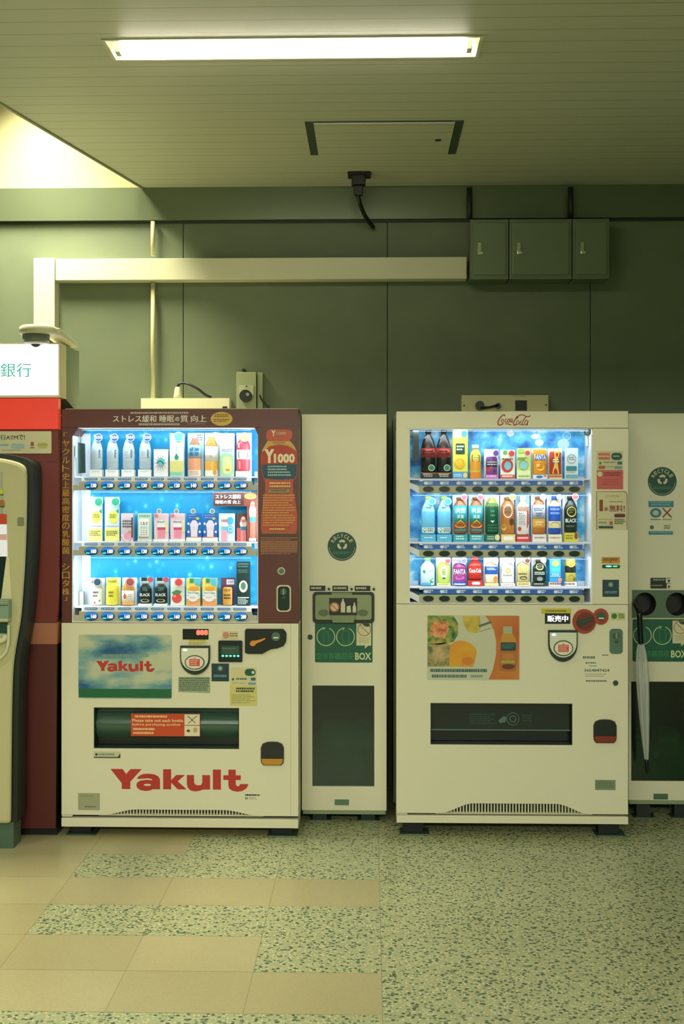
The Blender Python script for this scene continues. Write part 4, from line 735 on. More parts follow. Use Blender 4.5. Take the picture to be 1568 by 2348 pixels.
# lower door
def lower_door(f, t, x0, x1, y0, yb, hx0, hx1, fx0, fx1, ytop, cut, name='lower_door'):
    """cut: pickup opening (x0,y0,x1,y1); arch bottom between hx0..hx1 with flat top fx0..fx1 at ytop"""
    g = G(f)
    arch = []
    for i in range(11): a = i / 10; arch.append((hx0 + (fx0 - hx0) * a, yb + (ytop - yb) * (3 * a * a - 2 * a ** 3)))
    for i in range(11): a = i / 10; arch.append((fx1 + (hx1 - fx1) * a, ytop + (yb - ytop) * (3 * a * a - 2 * a ** 3)))
    g.prism([(x0, y0), (x1, y0), (x1, yb)] + arch[::-1] + [(x0, yb)], -.15, 0, CREAM, CREAM2, holes=[[(cut[0], cut[1]), (cut[2], cut[1]), (cut[2], cut[3]), (cut[0], cut[3])]])
    g.make(name, t, 'plain cream lower door', bevel=.0012)
    yv = yb + 1
    g = G(f); g.box(hx0 - 75 if hx0 - 75 > x0 + 24 else x0 + 25, ytop - 2, hx1 + 10, yb + 5.5, -.06, -.03, BLACK); g.box(x0 + 24, yb + 1, x1 - 1, yb + 5, -.06, -.02, BLACK)
    g.make('vent_cavity', t, 'dark slot behind the vent')
    g = G(f); x = hx0 + 18
    while x < hx1 - 14:
        a = min(1, max(0, (x - hx0) / (fx0 - hx0))) if x < fx0 else min(1, max(0, (hx1 - x) / (hx1 - fx1)))
        yt = yb + (ytop - yb) * (3 * a * a - 2 * a ** 3)
        g.box(x, yt - 1, x + 3.0, yb + 1.0, -.029, -.010, CREAM2); x += 7.1
    g.box(hx0 - 10, yb - 1, hx1 + 8, yb + 1.6, -.029, -.004, CREAM2)
    g.make('vent_grille', t, 'cream vent bars')
lower_door(FY, t, 141, 684, 1429, 1870, 236, 596, 312, 512, 1857, (215, 1623, 548, 1717))
g = G(FY); g.box(141, 1877, 684, 1897, -.15, .004, CREAM); g.box(141, 1870.6, 166, 1874.4, -.1, 0, CREAM2); g.make('kick_plate', t, bevel=.002)
g = G(FY); g.box(666, 1430, 667, 1869, 0, .0004, '#b5b08c'); g.make('door_seam', t)
def feet(f, t, x0, x1, yk, yfl):
    for k, (a, b) in enumerate(((x0 + 8, x0 + 76), (x1 - 72, x1 - 3))):
        for dp in (-.02, -.62):
            g = G(f); g.box(a + 8, yk, b - 14, yfl - 3, dp - .08, dp - .02, M('#0e1713', .6)); g.box(a, yfl - 2.4, b, yfl, dp - .09, dp + .008, M('#56705c', .3, .6)); g.make('levelling_foot', t, bevel=.001)
def Yfloor(f): return HOR + EYE / f.k
feet(FY, t, 141, 684, 1893, Yfloor(FY))

def shield(f, t, cx, y0, wd, ht):
    """bank-note module: straight top, round bottom"""
    def pts(k, top=0): 
        w, h = wd / 2 - k, ht - 2 * k; p = [(cx - w, y0 + k), (cx + w, y0 + k), (cx + w, y0 + k + h * .45)]
        for i in range(1, 12): a = math.pi * i / 12; p.append((cx + w * math.cos(a), y0 + k + h * .45 + h * .55 * math.sin(a)))
        return p + [(cx - w, y0 + k + h * .45)]
    g = G(f); g.prism(pts(0), 0, .012, M('#1e3228', .4)); o = g.make('coin_insert_module', t, 'white D-shaped module with a dark rim')
    g = G(f); p = [(x, y0 + 2.6 + (y - y0) * .86) for x, y in pts(3)]; g.prism(p, .0121, .020, M('#dddfca', .35)); g.make('module_face', o, bevel=.001)
    g = G(f); cy = y0 + ht * .56; g.prism(ell(cx, cy, wd * .335, ht * .25), .0201, .022, M('#42523f', .4)); g.prism(ell(cx, cy, wd * .30, ht * .215), .0221, .025, M('#e5e2c6', .4)); g.make('round_dial', o)
    g = G(f); g.rect(cx - 12, cy - 8, cx + 12, cy + 8, .0255, M('#d1564a', .5)); g.lines(cx - 10, cy - 6, cx + 10, cy + 7, 3, .0258, '#e9b0a2'); g.poly([(cx - 3, cy - 9), (cx + 3, cy - 9), (cx, cy - 12)], .0255, '#d1564a'); g.make('red_label', o)
    g = G(f); g.prism(ell(cx - wd * .32, y0 + ht * .135, 4.5, 2.2), .0201, .0215, M('#c8ffd8', .4, 0, 1.3)); g.make('indicator_lamp', o)
# poster
SKY = ramp_mat('cloudy_sky_print', 'ShaderNodeTexNoise', 3.2, [(0.36, '#1d5a86'), (0.46, '#6f9fa2'), (0.54, '#bcc3a4'), (0.70, '#c6c8a6')], .4, (1, 1, 2.2), detail=4)
g = G(FY); g.prism(rrect(180, 1456, 394, 1602, 4), 0, .002, SKY); g.rect(181, 1580, 393, 1600, .0024, M('#0f6238', .5))
g.lines(235, 1500, 342, 1509, 1, .0024, '#7c9a8a', .8); yakult(g, 221, 1516, 355, 1541, .0026, REDINK); g.make('sky_poster', t, 'landscape poster of clouds with a red logo and green base')
g = G(FY); yakult(g, 253.5, 1764, 569.5, 1814.5, .0008, REDINK); g.make('brand_lettering', t, 'large red logo lettering')
g = G(FY); g.prism(rrect(419, 1442, 478, 1466, 1), 0, .003, M('#11160f', .3)); g.text(450, 1444, 477, 1456, .0034, '888', M('#ff4a3a', .4, 0, 2.6), .05); g.make('price_display', t, 'black display with glowing red digits')
g = G(FY); g.rect(431, 1466, 474, 1481, .0006, '#d8cf9a'); g.rect(434, 1466.5, 471, 1470, .0010, '#c8bf2e'); g.lines(434, 1472, 470, 1479, 2, .0010, '#b89a6a'); g.make('yellow_sticker', t)
shield(FY, t, 448, 1480, 68, 66)
g = G(FY); g.poly([(409, 1552), (482, 1552), (482, 1589), (409, 1587)], .0005, M('#9aa98a', .5)); g.lines(411, 1554, 480, 1585, 7, .0009, '#4c5f4e', .6); g.make('instruction_sticker', t, 'grey-green sticker of fine print')
g = G(FY); g.rect(509, 1447, 546, 1466, .0005, '#d3cc9c'); g.poly(ell(518, 1456, 7.5, 7.5), .0008, '#c98a74'); g.lines(527, 1451, 544, 1461, 2, .0008, '#8a4a3a'); g.make('small_sticker', t)
g = G(FY); g.prism(rrect(501, 1468, 556, 1517, 3), 0, .008, M('#12241c', .3)); g.rect(508, 1480, 549, 1500, .0084, '#2c4f42'); g.lines(510, 1485, 547, 1488, 1, .0088, '#6f8c78'); g.poly(ell(528, 1492, 6, 5), .0088, '#3f5030')
for k in range(5): g.poly(ell(511.5 + k * 8.7, 1503, 2.9, 2.1, 12), .0086, M('#4dffa8', .4, 0, 2.2))
g.make('cashless_reader', t, 'dark card reader with a row of five green lights')
def quarter(): 
    p = [(565, 1441), (650, 1441)] + ell(644, 1454, 13, 13, 6, -70, 0)[1:] + [(656, 1470), (650, 1480), (636, 1485), (622, 1487), (612, 1492), (602, 1498), (568, 1498), (562, 1495), (562, 1445)]
    return p
g = G(FY); g.prism(quarter(), 0, .010, M('#111a12', .35)); o = g.make('coin_slot_panel', t, 'black coin panel')
g = G(FY); g.prism([(573, 1474), (577, 1468), (588, 1467), (597, 1465), (609, 1461), (609, 1464), (598, 1470), (590, 1473), (583, 1480), (576, 1479)], .0101, .018, M('#d8922a', .4)); g.make('return_lever', o, 'orange coin return lever')
g = G(FY); g.prism(ell(633, 1458, 10, 10), .0101, .015, M('#6a8070', .25, .6)); g.prism(rrect(627, 1459, 639, 1462, 1), .0151, .016, M('#dfe6cc', .3)); g.make('coin_slot', o)
def teal(f, t, x0, y0, x1, y1):
    g = G(f); g.rect(x0, y0, x1, y1, .0006, M('#173a44', .4)); cx = (x0 + x1) / 2; g.poly(ell(cx, y0 + 11, 6, 6), .0010, '#5d8c86'); g.poly(ell(cx, y0 + 11, 2.5, 3), .0013, '#c9b45a'); g.lines(x0 + 5, y0 + 26, x1 - 5, y0 + 32, 2, .0010, '#7fb0b4'); g.make('dark_teal_sticker', t, 'square dark teal sticker')
teal(FY, t, 485, 1521, 525, 1562)
g = G(FY); g.rect(528, 1530, 588, 1570, .0005, '#d3cc9a'); g.poly(rrect(561, 1533, 586, 1549, 8), .0008, M('#14573f', .4)); g.poly(ell(580, 1541, 3.4, 3.4), .0011, '#cfe2d0'); g.poly(ell(534, 1557, 3, 3), .0008, '#1f7a4a'); g.lines(541, 1554, 572, 1559, 1, .0008, '#5a6a5a', .8); g.poly(rrect(575, 1553, 586, 1560, 2), .0008, '#2d6a72'); g.lines(532, 1565, 546, 1568, 1, .0008, '#a8923a'); g.lines(549, 1565, 567, 1568, 1, .0008, '#8aa4a8'); g.rect(569, 1564, 586, 1569.5, .0008, '#6ea0b4'); g.make('payment_sticker', t, 'pale sticker with a green pill mark')
g = G(FY); g.poly([(527, 1571), (589, 1571), (590, 1618), (527, 1618)], .0005, '#cfc878'); g.lines(541, 1576, 584, 1588, 2, .0008, '#3c4a3a', .7); g.lines(531, 1592, 585, 1614, 5, .0008, '#84835a', .35); g.make('notice_sticker', t, 'pale yellow notice sticker')
# pickup port
def pickup(f, t, x0, y0, x1, y1, body, frame_c, glossy):
    g = G(f); g.box(x0, y0, x1, y1, -.149, -.139, BLACK); g.box(x0, y0, x0 + 1.5, y1, -.139, -.003, frame_c); g.box(x1 - 1.5, y0, x1, y1, -.139, -.003, frame_c); g.box(x0 + 1.5, y0, x1 - 1.5, y0 + 2, -.139, -.003, frame_c); g.box(x0 + 1.5, y1 - 2, x1 - 1.5, y1, -.139, -.003, frame_c)
    o = g.make('pickup_port', t, 'dark recessed pickup port'); return o
o = pickup(FY, t, 215, 1623, 548, 1717, None, M('#1d3328', .4), 0)
g = G(FY); FLP = M('#3f5c4c', .22)
n = 10; vs = []; 
for i in range(n + 1):
    a = i / n; yy = 1637 + (1697 - 1637) * a; dd = -.055 + .030 * math.sin(a * math.pi)
    vs += [FY.P(217, yy, dd), FY.P(546, yy, dd)]
g.grid(vs, [(2 * i, 2 * i + 1, 2 * i + 3, 2 * i + 2) for i in range(n)], FLP, True); g.box(217, 1697, 546, 1714, -.10, -.06, M('#14231c', .3)); g.box(217, 1626, 546, 1637, -.08, -.05, M('#2a4436', .3)); g.make('pickup_flap', o, 'glossy grey-green flap')
g = G(FY); g.prism([(298, 1639), (457, 1639), (457, 1691), (298, 1691)], -.022, -.021, M('#c8481e', .5)); g.rect(421, 1640, 456, 1690, -.0206, '#e3dcbc'); g.rect(421, 1664.5, 456, 1666, -.0202, '#8a5a3a')
g.lines(307, 1643, 386, 1649, 1, -.0206, '#e9c58a', .8); g.text(301, 1651, 418, 1658, -.0206, 'Please take out each bottle', '#ecd09a', .02); g.text(301, 1661, 413, 1668, -.0206, 'before purchasing another', '#ecd09a', .02); g.lines(303, 1672, 352, 1678, 1, -.0206, '#e9c58a', .8); g.lines(303, 1681, 362, 1687, 1, -.0206, '#e9c58a', .8)
g.stroke([(428, 1643), (446, 1660)], 1.4, -.0202, '#3a2a1c', 0); g.stroke([(450, 1643), (430, 1661)], 1.4, -.0202, '#5a3a24', 0); g.poly(ell(430, 1678, 4, 3), -.0202, '#6a3a1c'); g.poly(ell(446, 1676, 5, 6), -.0202, '#c9a070'); g.make('warning_notice', o, 'orange-red bilingual notice')
g = G(FY); g.poly([(215, 1724), (276, 1724), (276, 1739), (215, 1739)], .0005, '#c5c7a2'); g.rect(215, 1736.5, 272, 1739, .0008, '#2a3a34'); g.poly([(268, 1739), (276, 1728), (276, 1739)], .0009, '#2a3a34'); g.poly(ell(221, 1731, 3, 3), .0008, '#2d4a4c'); g.lines(226, 1728, 262, 1734, 1, .0008, '#8a9484', .9); g.make('maker_sticker', t)
def cup(f, t, x0, y0, x1, y1, low, split):
    g = G(f); p = [(x0 + 6, y1), (x1 - 6, y1), (x1 - 1, y1 - 6), (x1, y1 - 14), (x1, y0 + 14), (x1 - 4, y0 + 5), (x1 - 14, y0 + .8), ((x0 + x1) / 2, y0), (x0 + 14, y0 + .8), (x0 + 4, y0 + 5), (x0, y0 + 14), (x0, y1 - 14), (x0 + 1, y1 - 6)]
    g.prism(p, 0, .006, M('#3a3018', .4)); o = g.make('coin_return_cup', t, 'dark coin return cup')
    q = [((x - (x0 + x1) / 2) * .92 + (x0 + x1) / 2, (y - (y0 + y1) / 2) * .93 + (y0 + y1) / 2) for x, y in p]
    g = G(f); up = [(x, min(y, split)) for x, y in q]; g.prism(up, .0061, .008, M('#17201a', .3)); g.make('flap', o)
    g = G(f); lo = [(x, max(y, split + .5)) for x, y in q]; g.prism(lo, .0061, .013, M(low, .4)); g.make('lip', o, 'coloured lower lip'); return o
cup(FY, t, 598, 1699, 651, 1753, '#bd8a24', 1737)
g = G(FY); g.rect(179, 1820, 229, 1859, .0005, M('#a8ab8a', .4, .3)); g.lines(183, 1824, 215, 1830, 2, .0008, '#8b9072'); g.lines(194, 1850, 219, 1853, 1, .0008, '#5a6450', .8); g.make('rating_plate', t, 'dull metal rating plate')
g = G(FY); g.lines(562, 1820, 597, 1824, 1, .0006, '#2a3430', .9); g.lines(562, 1827, 568, 1833, 2, .0006, '#4a5450', .7); g.lines(571, 1827, 590, 1833, 2, .0006, '#9aa084', .5); g.make('small_print', t)
# LED strips: one lamp along the top front of each compartment
def led(f, x0, x1, ys, yb, power):
    for py, pb in zip(ys, yb):
        area('display_strip_light', f.P((x0 + x1) / 2, py, -.012), (math.radians(38), 0, 0), f.X(x1) - f.X(x0), .016, power * .62, LEDCOL)
        hgt = f.Z(py) - f.Z(pb)
        for px, sg in ((x0 - 14, -1), (x1 + 12, 1)):
            area('display_fill_light', f.P(px, (py + pb) / 2, -.018), (math.radians(90), 0, math.radians(48 * sg)), .016, hgt * .8, power * .14, LEDCOL)  # side lamps added as second fill, evening out the shelf light
led(FY, 185, 575, (984.5, 1126.5, 1278), (1100, 1250, 1400), LED_Y)

# ---------- right machine
t = thing('vending_machine', 'cream drinks vending machine with a small red script logo over its lit blue window', 'vending machine', FC.P(1175, 1915))
shell(t, FC, 908, 1440, 943, 1888, 1884, None, .72, CREAM2, .16)
g = G(FC)
g.box(909, 943, 1440, 982, -.16, 0, CREAM, CREAM2); g.box(909, 982, 938, 1385, -.16, 0, CREAM, CREAM2); g.box(1358, 982, 1440, 1385, -.16, 0, CREAM, CREAM2)
g.make('upper_door_panel', t, bevel=.0012)
g = G(FC); g.box(938.2, 982.2, 939.8, 1384, -.155, -.001, LIN); g.box(1355.5, 996, 1357.8, 1384, -.155, -.001, LIN); g.box(938, 982.2, 1358, 983.4, -.155, -.001, LIN); g.box(938.2, 1382.5, 1357.8, 1384.8, -.155, .0008, LIN)
for py in (1122, 1269, 1374): g.prism([(939.8, py - 16), (962, py - 6), (962, py + 9), (939.8, py - 3)], -.14, -.012, M('#dfe1e8', .4))
g.make('window_lining', t)
g = G(FC); g.box(940, 983.6, 1355, 1382, -.158, -.152, BUB_C)
g.poly(ell(1248, 1012, 10, 8), -.1508, '#dbe8f2'); g.ring(1313, 996, 9, 1.5, -.1508, M('#cfe4f4')); g.poly(ell(1305, 1015, 14, 12), -.1512, '#b8d4ea'); g.poly(ell(1180, 990, 9, 7), -.1512, '#d9d4ee'); g.poly(ell(1238, 997, 10, 6), -.1506, '#e4eef6')
for (a, b) in ((1092, 1114), (1238, 1262), (1338, 1368)): g.rect(940, a, 962, b, -.1504, M('#cfe0f2')); g.rect(1338, a, 1355, b, -.1504, M('#d3e0f0'))
g.make('display_back_panel', t, 'blue back panel printed with bubbles')
RX = (982, 1019, 1057, 1095, 1131, 1169, 1206, 1243, 1281, 1317)
OLIVE = M('#b5b494', .45)
for k, (yd, ys, yr, ye) in enumerate(((1097.5, 1102, 1114, 1131), (1244.5, 1249, 1262, 1278), (1348, 1352, 1365, 1382))):
    g = G(FC); g.box(940, yd, 1355, yd + 3, -.150, -.03, SHEET); g.box(962, yd, 1342, ys + 2, -.032, -.027, SHEET); g.make('shelf', t, 'white drinks shelf', bevel=.001)
    g = G(FC); g.box(970, ys, 1337, ys + 11.5, -.0268, -.020, M('#2a62b8', .35))
    for i, cx in enumerate(RX): g.lines(cx - 9, ys + 2, cx + 11, ys + 10, 2, -.0195, '#cfe2f6', .7); g.poly([(cx - 11, ys + 6), (cx - 5, ys + 2), (cx, ys + 6), (cx - 5, ys + 10)], -.0193, '#dfeefa')
    g.make('label_strip', t, 'blue strip of price labels')
    g = G(FC); g.prism(rrect(961, yr, 1340, ye, 2), -.030, -.006, OLIVE); g.make('button_rail', t, 'olive-grey button rail', bevel=.001)
    g = G(FC); g.rect(940, (984, 1132, 1279)[k], 1355, yd, -.010, PANE); g.make('display_glass', t)
g = G(FC); g.prism(ell(RX[0], 1121.5, 12.5, 6.6, 22), -.0055, .001, M('#14271d', .3)); g.prism(ell(RX[0], 1121, 10, 4.6, 20), .0011, .0025, M('#1b3325', .25)); b0 = g.make('select_button', t, 'dark green-black oval selection button')
for k, cy in enumerate((1121.5, 1269.5, 1373)):
    for i, cx in enumerate(RX):
        if k or i: b = b0.copy(); COL.objects.link(b); b.location = b0.location + Vector((FC.X(cx) - FC.X(RX[0]), 0, FC.Z(cy) - FC.Z(1121.5)))
g = G(FC); g.box(947, 984, 961, 1058, -.06, -.03, M('#10251f', .4)); g.box(940, 986, 950, 1002, -.06, -.035, M('#10251f', .4)); g.make('lock_bar', t, 'dark lock bar inside the window', bevel=.002)
g = G(FC); g.box(1303, 986, 1346, 988, -.05, -.045, M('#22343a', .4)); g.prism(ell(1351, 990, 6, 7), -.06, -.03, M('#1a2b28', .4)); g.box(1349, 996, 1354, 1022, -.09, -.06, M('#c7cdd6', .4)); g.make('gas_strut', t, 'small dark strut end at the window corner')
g = G(FC); cocacola(g, 1141, 951, 1216, 975, .0006, M('#a8442c', .5), 1.9); g.make('brand_lettering', t, 'small red script logo')
lower_door(FC, t, 909, 1440, 1386, 1866, 1008, 1350, 1085, 1275, 1843, (987, 1613, 1312, 1708))
g = G(FC); g.box(909, 1871, 1440, 1888, -.15, .004, CREAM); g.box(909, 1866.6, 934, 1870, -.1, 0, CREAM2); g.make('kick_plate', t, bevel=.002)
feet(FC, t, 909, 1440, 1884, Yfloor(FC))
g = G(FC); g.box(905.5, 943, 908.2, 1886, -.70, -.30, M('#6f8468', .5)); g.make('side_trim', t)
# poster
g = G(FC); g.prism(rrect(979, 1411, 1191, 1559, 3), 0, .002, M('#c5c6aa', .45))
orange = ramp_mat('orange_poster_print', 'ShaderNodeTexNoise', 8, [(.3, '#bd5c22'), (.7, '#c98030')], .45)
d = .0024
g.poly([(1112, 1412), (1190, 1412), (1190, 1558), (1120, 1558), (1130, 1535), (1137, 1500), (1137, 1470), (1132, 1445), (1122, 1425)], d, orange)
sal = ramp_mat('salad_print', 'ShaderNodeTexVoronoi', 60, [(.1, '#2f5c3a'), (.35, '#b98a4a'), (.6, '#c0683a'), (.9, '#7fa040')], .5, out='Color')
g.poly([(980, 1412), (1040, 1412), (1050, 1430), (1050, 1455), (1040, 1472), (1012, 1478), (980, 1478)], d, ramp_mat('green_salad_print', 'ShaderNodeTexNoise', 30, [(.35, '#1c5238'), (.5, '#7d9a40'), (.62, '#c89a4c')], .5))
g.poly([(992, 1428), (1020, 1424), (1030, 1442), (1018, 1466), (996, 1462), (984, 1445)], d + .0004, ramp_mat('tomato_print', 'ShaderNodeTexNoise', 40, [(.35, '#b84a34'), (.5, '#d88a54'), (.65, '#d8b070')], .5))
g.poly([(980, 1478), (1020, 1474), (1040, 1480), (1036, 1529), (980, 1529)], d, ramp_mat('food_print', 'ShaderNodeTexNoise', 24, [(.35, '#5c6a3a'), (.5, '#a99a64'), (.65, '#c8a878')], .5))
g.poly([(1060, 1413), (1100, 1413), (1102, 1440), (1092, 1453), (1072, 1448), (1062, 1430)], d + .0003, ramp_mat('omelette_print', 'ShaderNodeTexNoise', 18, [(.35, '#a89a3a'), (.6, '#d6b84a')], .5))
g.poly(smooth([(1030, 1529), (1030, 1505), (1033, 1480), (1048, 1470), (1068, 1471), (1084, 1480), (1092, 1492), (1090, 1510), (1084, 1529)], 3), d + .0006, ramp_mat('orange_fruit_print', 'ShaderNodeTexNoise', 10, [(.3, '#dba41c'), (.7, '#d68a1e')], .5))
g.poly(ell(1072, 1516, 14, 9), d + .0009, '#cf7a24')
g.poly([(980, 1529), (1122, 1529), (1118, 1558), (980, 1558)], d + .0010, M('#c3c7ac', .5))
g.lines(986, 1534, 1116, 1542, 1, d + .0014, '#3d5a58', .9); g.lines(990, 1547, 1070, 1555, 1, d + .0014, '#4d6a64', .9); g.lines(1078, 1548, 1114, 1554, 2, d + .0014, '#4d6a64', .6)
g.stroke([(1098, 1436), (1126, 1426)], 5, d + .0014, '#5a6a54', 0); g.stroke([(1098, 1449), (1128, 1439)], 1, d + .0014, '#5a6a54', 0)
g.art([('R', 1153, 1436, 1174, 1453, 2, '#a8ae8a'), ('p', [(1152, 1453), (1176, 1453), (1184, 1472), (1146, 1472)], '#c8902c'), ('R', 1146, 1472, 1183, 1538, 5, '#b06a32'), ('R', 1148, 1473, 1182, 1492, 2, '#163f38'), ('l', 1151, 1476, 1179, 1488, 3, '#3f7a70'), ('e', 1165, 1505, 14, 8, '#c47a30'), ('r', 1148, 1513, 1180, 1521, '#a9a03c'), ('e', 1165, 1528, 15, 6, '#6a3420')], d + .0006)
g.make('food_poster', t, 'landscape poster of salad, an orange and a juice bottle')
g = G(FC); g.rect(1241, 1395, 1309, 1407, .0008, M('#c9bf22', .5)); g.lines(1251, 1399, 1301, 1403, 1, .0012, '#6a6a1c', .8); g.make('yellow_sticker', t)
g = G(FC); g.prism(rrect(1249, 1406, 1307, 1430, 1), 0, .002, M('#10201a', .4)); g.text(1255, 1411, 1302, 1425, .0025, '販売中', M('#ffffff', .4, 0, 1.8), .05); g.make('on_sale_sign', t, 'black sign with glowing white characters')
shield(FC, t, 1289.5, 1444, 67, 72)
g = G(FC); RD = M('#a63a20', .42)
g.prism(ell(1339, 1424, 27, 28, 32), 0, .007, RD); g.prism(ell(1377, 1413, 17.5, 18.5, 28), 0, .0066, RD); g.poly(ell(1342, 1424, 21, 21), .0074, '#6c2a1a'); o = g.make('coin_slot_panel', t, 'red double-round coin panel')
g = G(FC); g.prism([(1320, 1424), (1324, 1419), (1334, 1421), (1342, 1418), (1358, 1413), (1359, 1418), (1346, 1425), (1336, 1430), (1328, 1436), (1322, 1432)], .0078, .016, M('#22402f', .4)); g.make('return_lever', o, 'dark green coin return lever')
g = G(FC); g.prism(ell(1377, 1412, 9.5, 10), .0068, .012, M('#3f6a4c', .3, .4)); g.prism(rrect(1371, 1415, 1383, 1418, 1), .0121, .013, M('#dfe6cc', .3)); g.make('coin_slot', o)
g = G(FC); g.rect(1400, 1404, 1433, 1421, .0005, '#bfc47c'); g.poly(ell(1408, 1412, 6, 6), .0008, '#2f6f42'); g.lines(1418, 1407, 1431, 1418, 3, .0008, '#6a5a3a', .6); g.make('small_sticker', t)
lockplate(FC, t, 1397, 1441, 1427, 1498, None, '#587663')
g = G(FC); g.lines(1336, 1504, 1364, 1510, 1, .0005, '#6f7f66', .9); g.lines(1342, 1518, 1366, 1521, 1, .0005, '#3c4a3c', .8); g.lines(1350, 1525, 1368, 1528, 1, .0005, '#8a947a', .7); g.lines(1380, 1500, 1398, 1503, 1, .0005, '#5f6a58', .8)
g.text(1339, 1533, 1397, 1539.5, .0005, '3654847424', '#4f5f4c', .02); g.lines(1341, 1544, 1394, 1553, 2, .0005, '#9aa080', .4); g.lines(1343, 1559, 1391, 1563, 1, .0005, '#56664f', .8); g.make('printed_contact_text', t)
g = G(FC); g.prism(ell(1411, 1565, 6.2, 6.2), 0, .003, M('#3c5a44', .3, .4)); g.make('key_hole_cover', t)
o = pickup(FC, t, 987, 1613, 1312, 1708, None, M('#142019', .4), 0)
g = G(FC); g.box(989, 1616, 1310, 1677, -.05, -.035, M('#16241e', .16)); g.box(989, 1677, 1310, 1678.4, -.05, -.030, M('#7c9a8a', .3, .5)); g.box(989, 1679, 1310, 1705, -.08, -.06, M('#111a15', .3)); g.make('pickup_flap', o, 'black glossy flap')
g = G(FC); dm = M('#3f6454', .5); g.ring(1178, 1652, 14, 2, -.0345, dm); g.ring(1178, 1652, 7, 2, -.0343, M('#56786a')); g.lines(1078, 1640, 1138, 1666, 5, -.0345, '#24443a', .6); g.poly([(1144, 1656), (1158, 1645), (1165, 1650), (1160, 1660), (1148, 1662)], -.0345, M('#4f7264')); g.lines(1200, 1642, 1222, 1660, 3, -.0345, '#24443a'); g.make('flap_print', o, 'faded print on the flap')
o = cup(FC, t, 1360, 1648, 1413, 1702, '#7c2a1c', 1685)
g = G(FC); g.rect(1364, 1787, 1411, 1810, .0005, M('#7f9070', .4, .2)); g.lines(1367, 1790, 1408, 1807, 4, .0008, '#5c7258', .5); g.make('rating_plate', t, 'grey-green rating plate')
# stickers on the right column
g = G(FC); g.rect(1368, 1034.5, 1428, 1077.5, .0004, '#ccc79e'); g.art([('r', 1372, 1039, 1398, 1045, '#cc6a58'), ('r', 1372, 1048, 1398, 1054, '#cc6a58'), ('R', 1401, 1038.5, 1426, 1055, 8, '#12503a'), ('l', 1406, 1045, 1420, 1049, 1, '#cfe2d0'), ('e', 1376, 1062, 3, 3.4, '#3f9a3c'), ('l', 1383, 1059, 1413, 1063, 1, '#6a7a60'), ('R', 1415, 1058.5, 1426, 1065, 2, '#2d6472'), ('R', 1372, 1068, 1387, 1075, 3, '#b05a44'), ('l', 1389, 1069, 1407, 1073, 1, '#8fae8a'), ('r', 1409, 1069, 1425, 1075, '#6b98ac')], .0005); g.make('payment_sticker', t, 'pale payment sticker with a green pill mark')
g = G(FC); g.rect(1368, 1078, 1428.5, 1122, .0005, M('#c65a54', .5)); g.poly(ell(1375, 1087, 6, 6), .0009, '#d9cfa0'); g.lines(1385, 1083, 1424, 1093, 2, .0009, '#7c2c28', .6); g.lines(1380, 1099, 1418, 1115, 3, .0009, '#b04a48', .5); g.make('red_notice_sticker', t, 'salmon-red notice sticker')
g = G(FC); cc = M('#8a4a28', .5); g.rect(1367, 1126, 1438, 1215, .0004, '#d0cca2'); g.stroke([(1367.5, 1215), (1367.5, 1127), (1430, 1127), (1435, 1129), (1437.5, 1135), (1437.5, 1215)], 1.6, .0007, cc, 0)
g.art([('t', 1388, 1135, 1419, 1141, 'COUPON', '#b09a4e', .01), ('l', 1397, 1149, 1431, 1154, 1, '#a88a54'), ('t', 1374, 1146, 1382, 1172, '1', '#8c3a20', .01), ('t', 1384, 1162, 1394, 1172, '本', '#8c3a20', .04), ('t', 1397, 1158, 1427, 1173, '無料', '#8c3a20', .05), ('t', 1429, 1159, 1432, 1173, '!', '#8c3a20', .01), ('R', 1408, 1178, 1433, 1186, 3, '#5e2a1e'), ('l', 1372, 1190, 1404, 1193, 1, '#b39a5e'), ('l', 1372, 1196, 1392, 1203, 1, '#8f9a74'), ('r', 1397, 1195, 1404, 1203, '#b4553a'), ('r', 1372, 1206, 1405, 1211, '#24443c'), ('l', 1408, 1190, 1433, 1203, 3, '#5a6a4e')], .0006); g.make('coupon_sticker', t, 'cream coupon sticker with brown outline')
g = G(FC); g.rect(1379, 1277, 1421, 1291.5, .0005, M('#cf8a22', .5)); g.lines(1383, 1280, 1416, 1286, 2, .0008, '#2f4a2c', .7); g.poly([(1396, 1287), (1402, 1287), (1399, 1290.5)], .0008, '#2f4a2c'); g.make('orange_sticker', t)
g = G(FC); g.prism(rrect(1380, 1294.5, 1421, 1302.5, 3), 0, .003, M('#0c5a3c', .3)); g.poly(ell(1395, 1298, 7, 1.8), .0034, M('#7dffc0', .4, 0, 1.2)); g.poly(ell(1410, 1298, 6, 1.6), .0034, M('#5fe8a0', .4, 0, .8)); g.make('green_status_lamp', t, 'small glowing green lamp bar')
teal(FC, t, 1381, 1329, 1419, 1368)
led(FC, 945, 1350, (986, 1134, 1280.5), (1108, 1256, 1359), LED_C)
# red tags hanging over the shelf edge are part of the drinks above

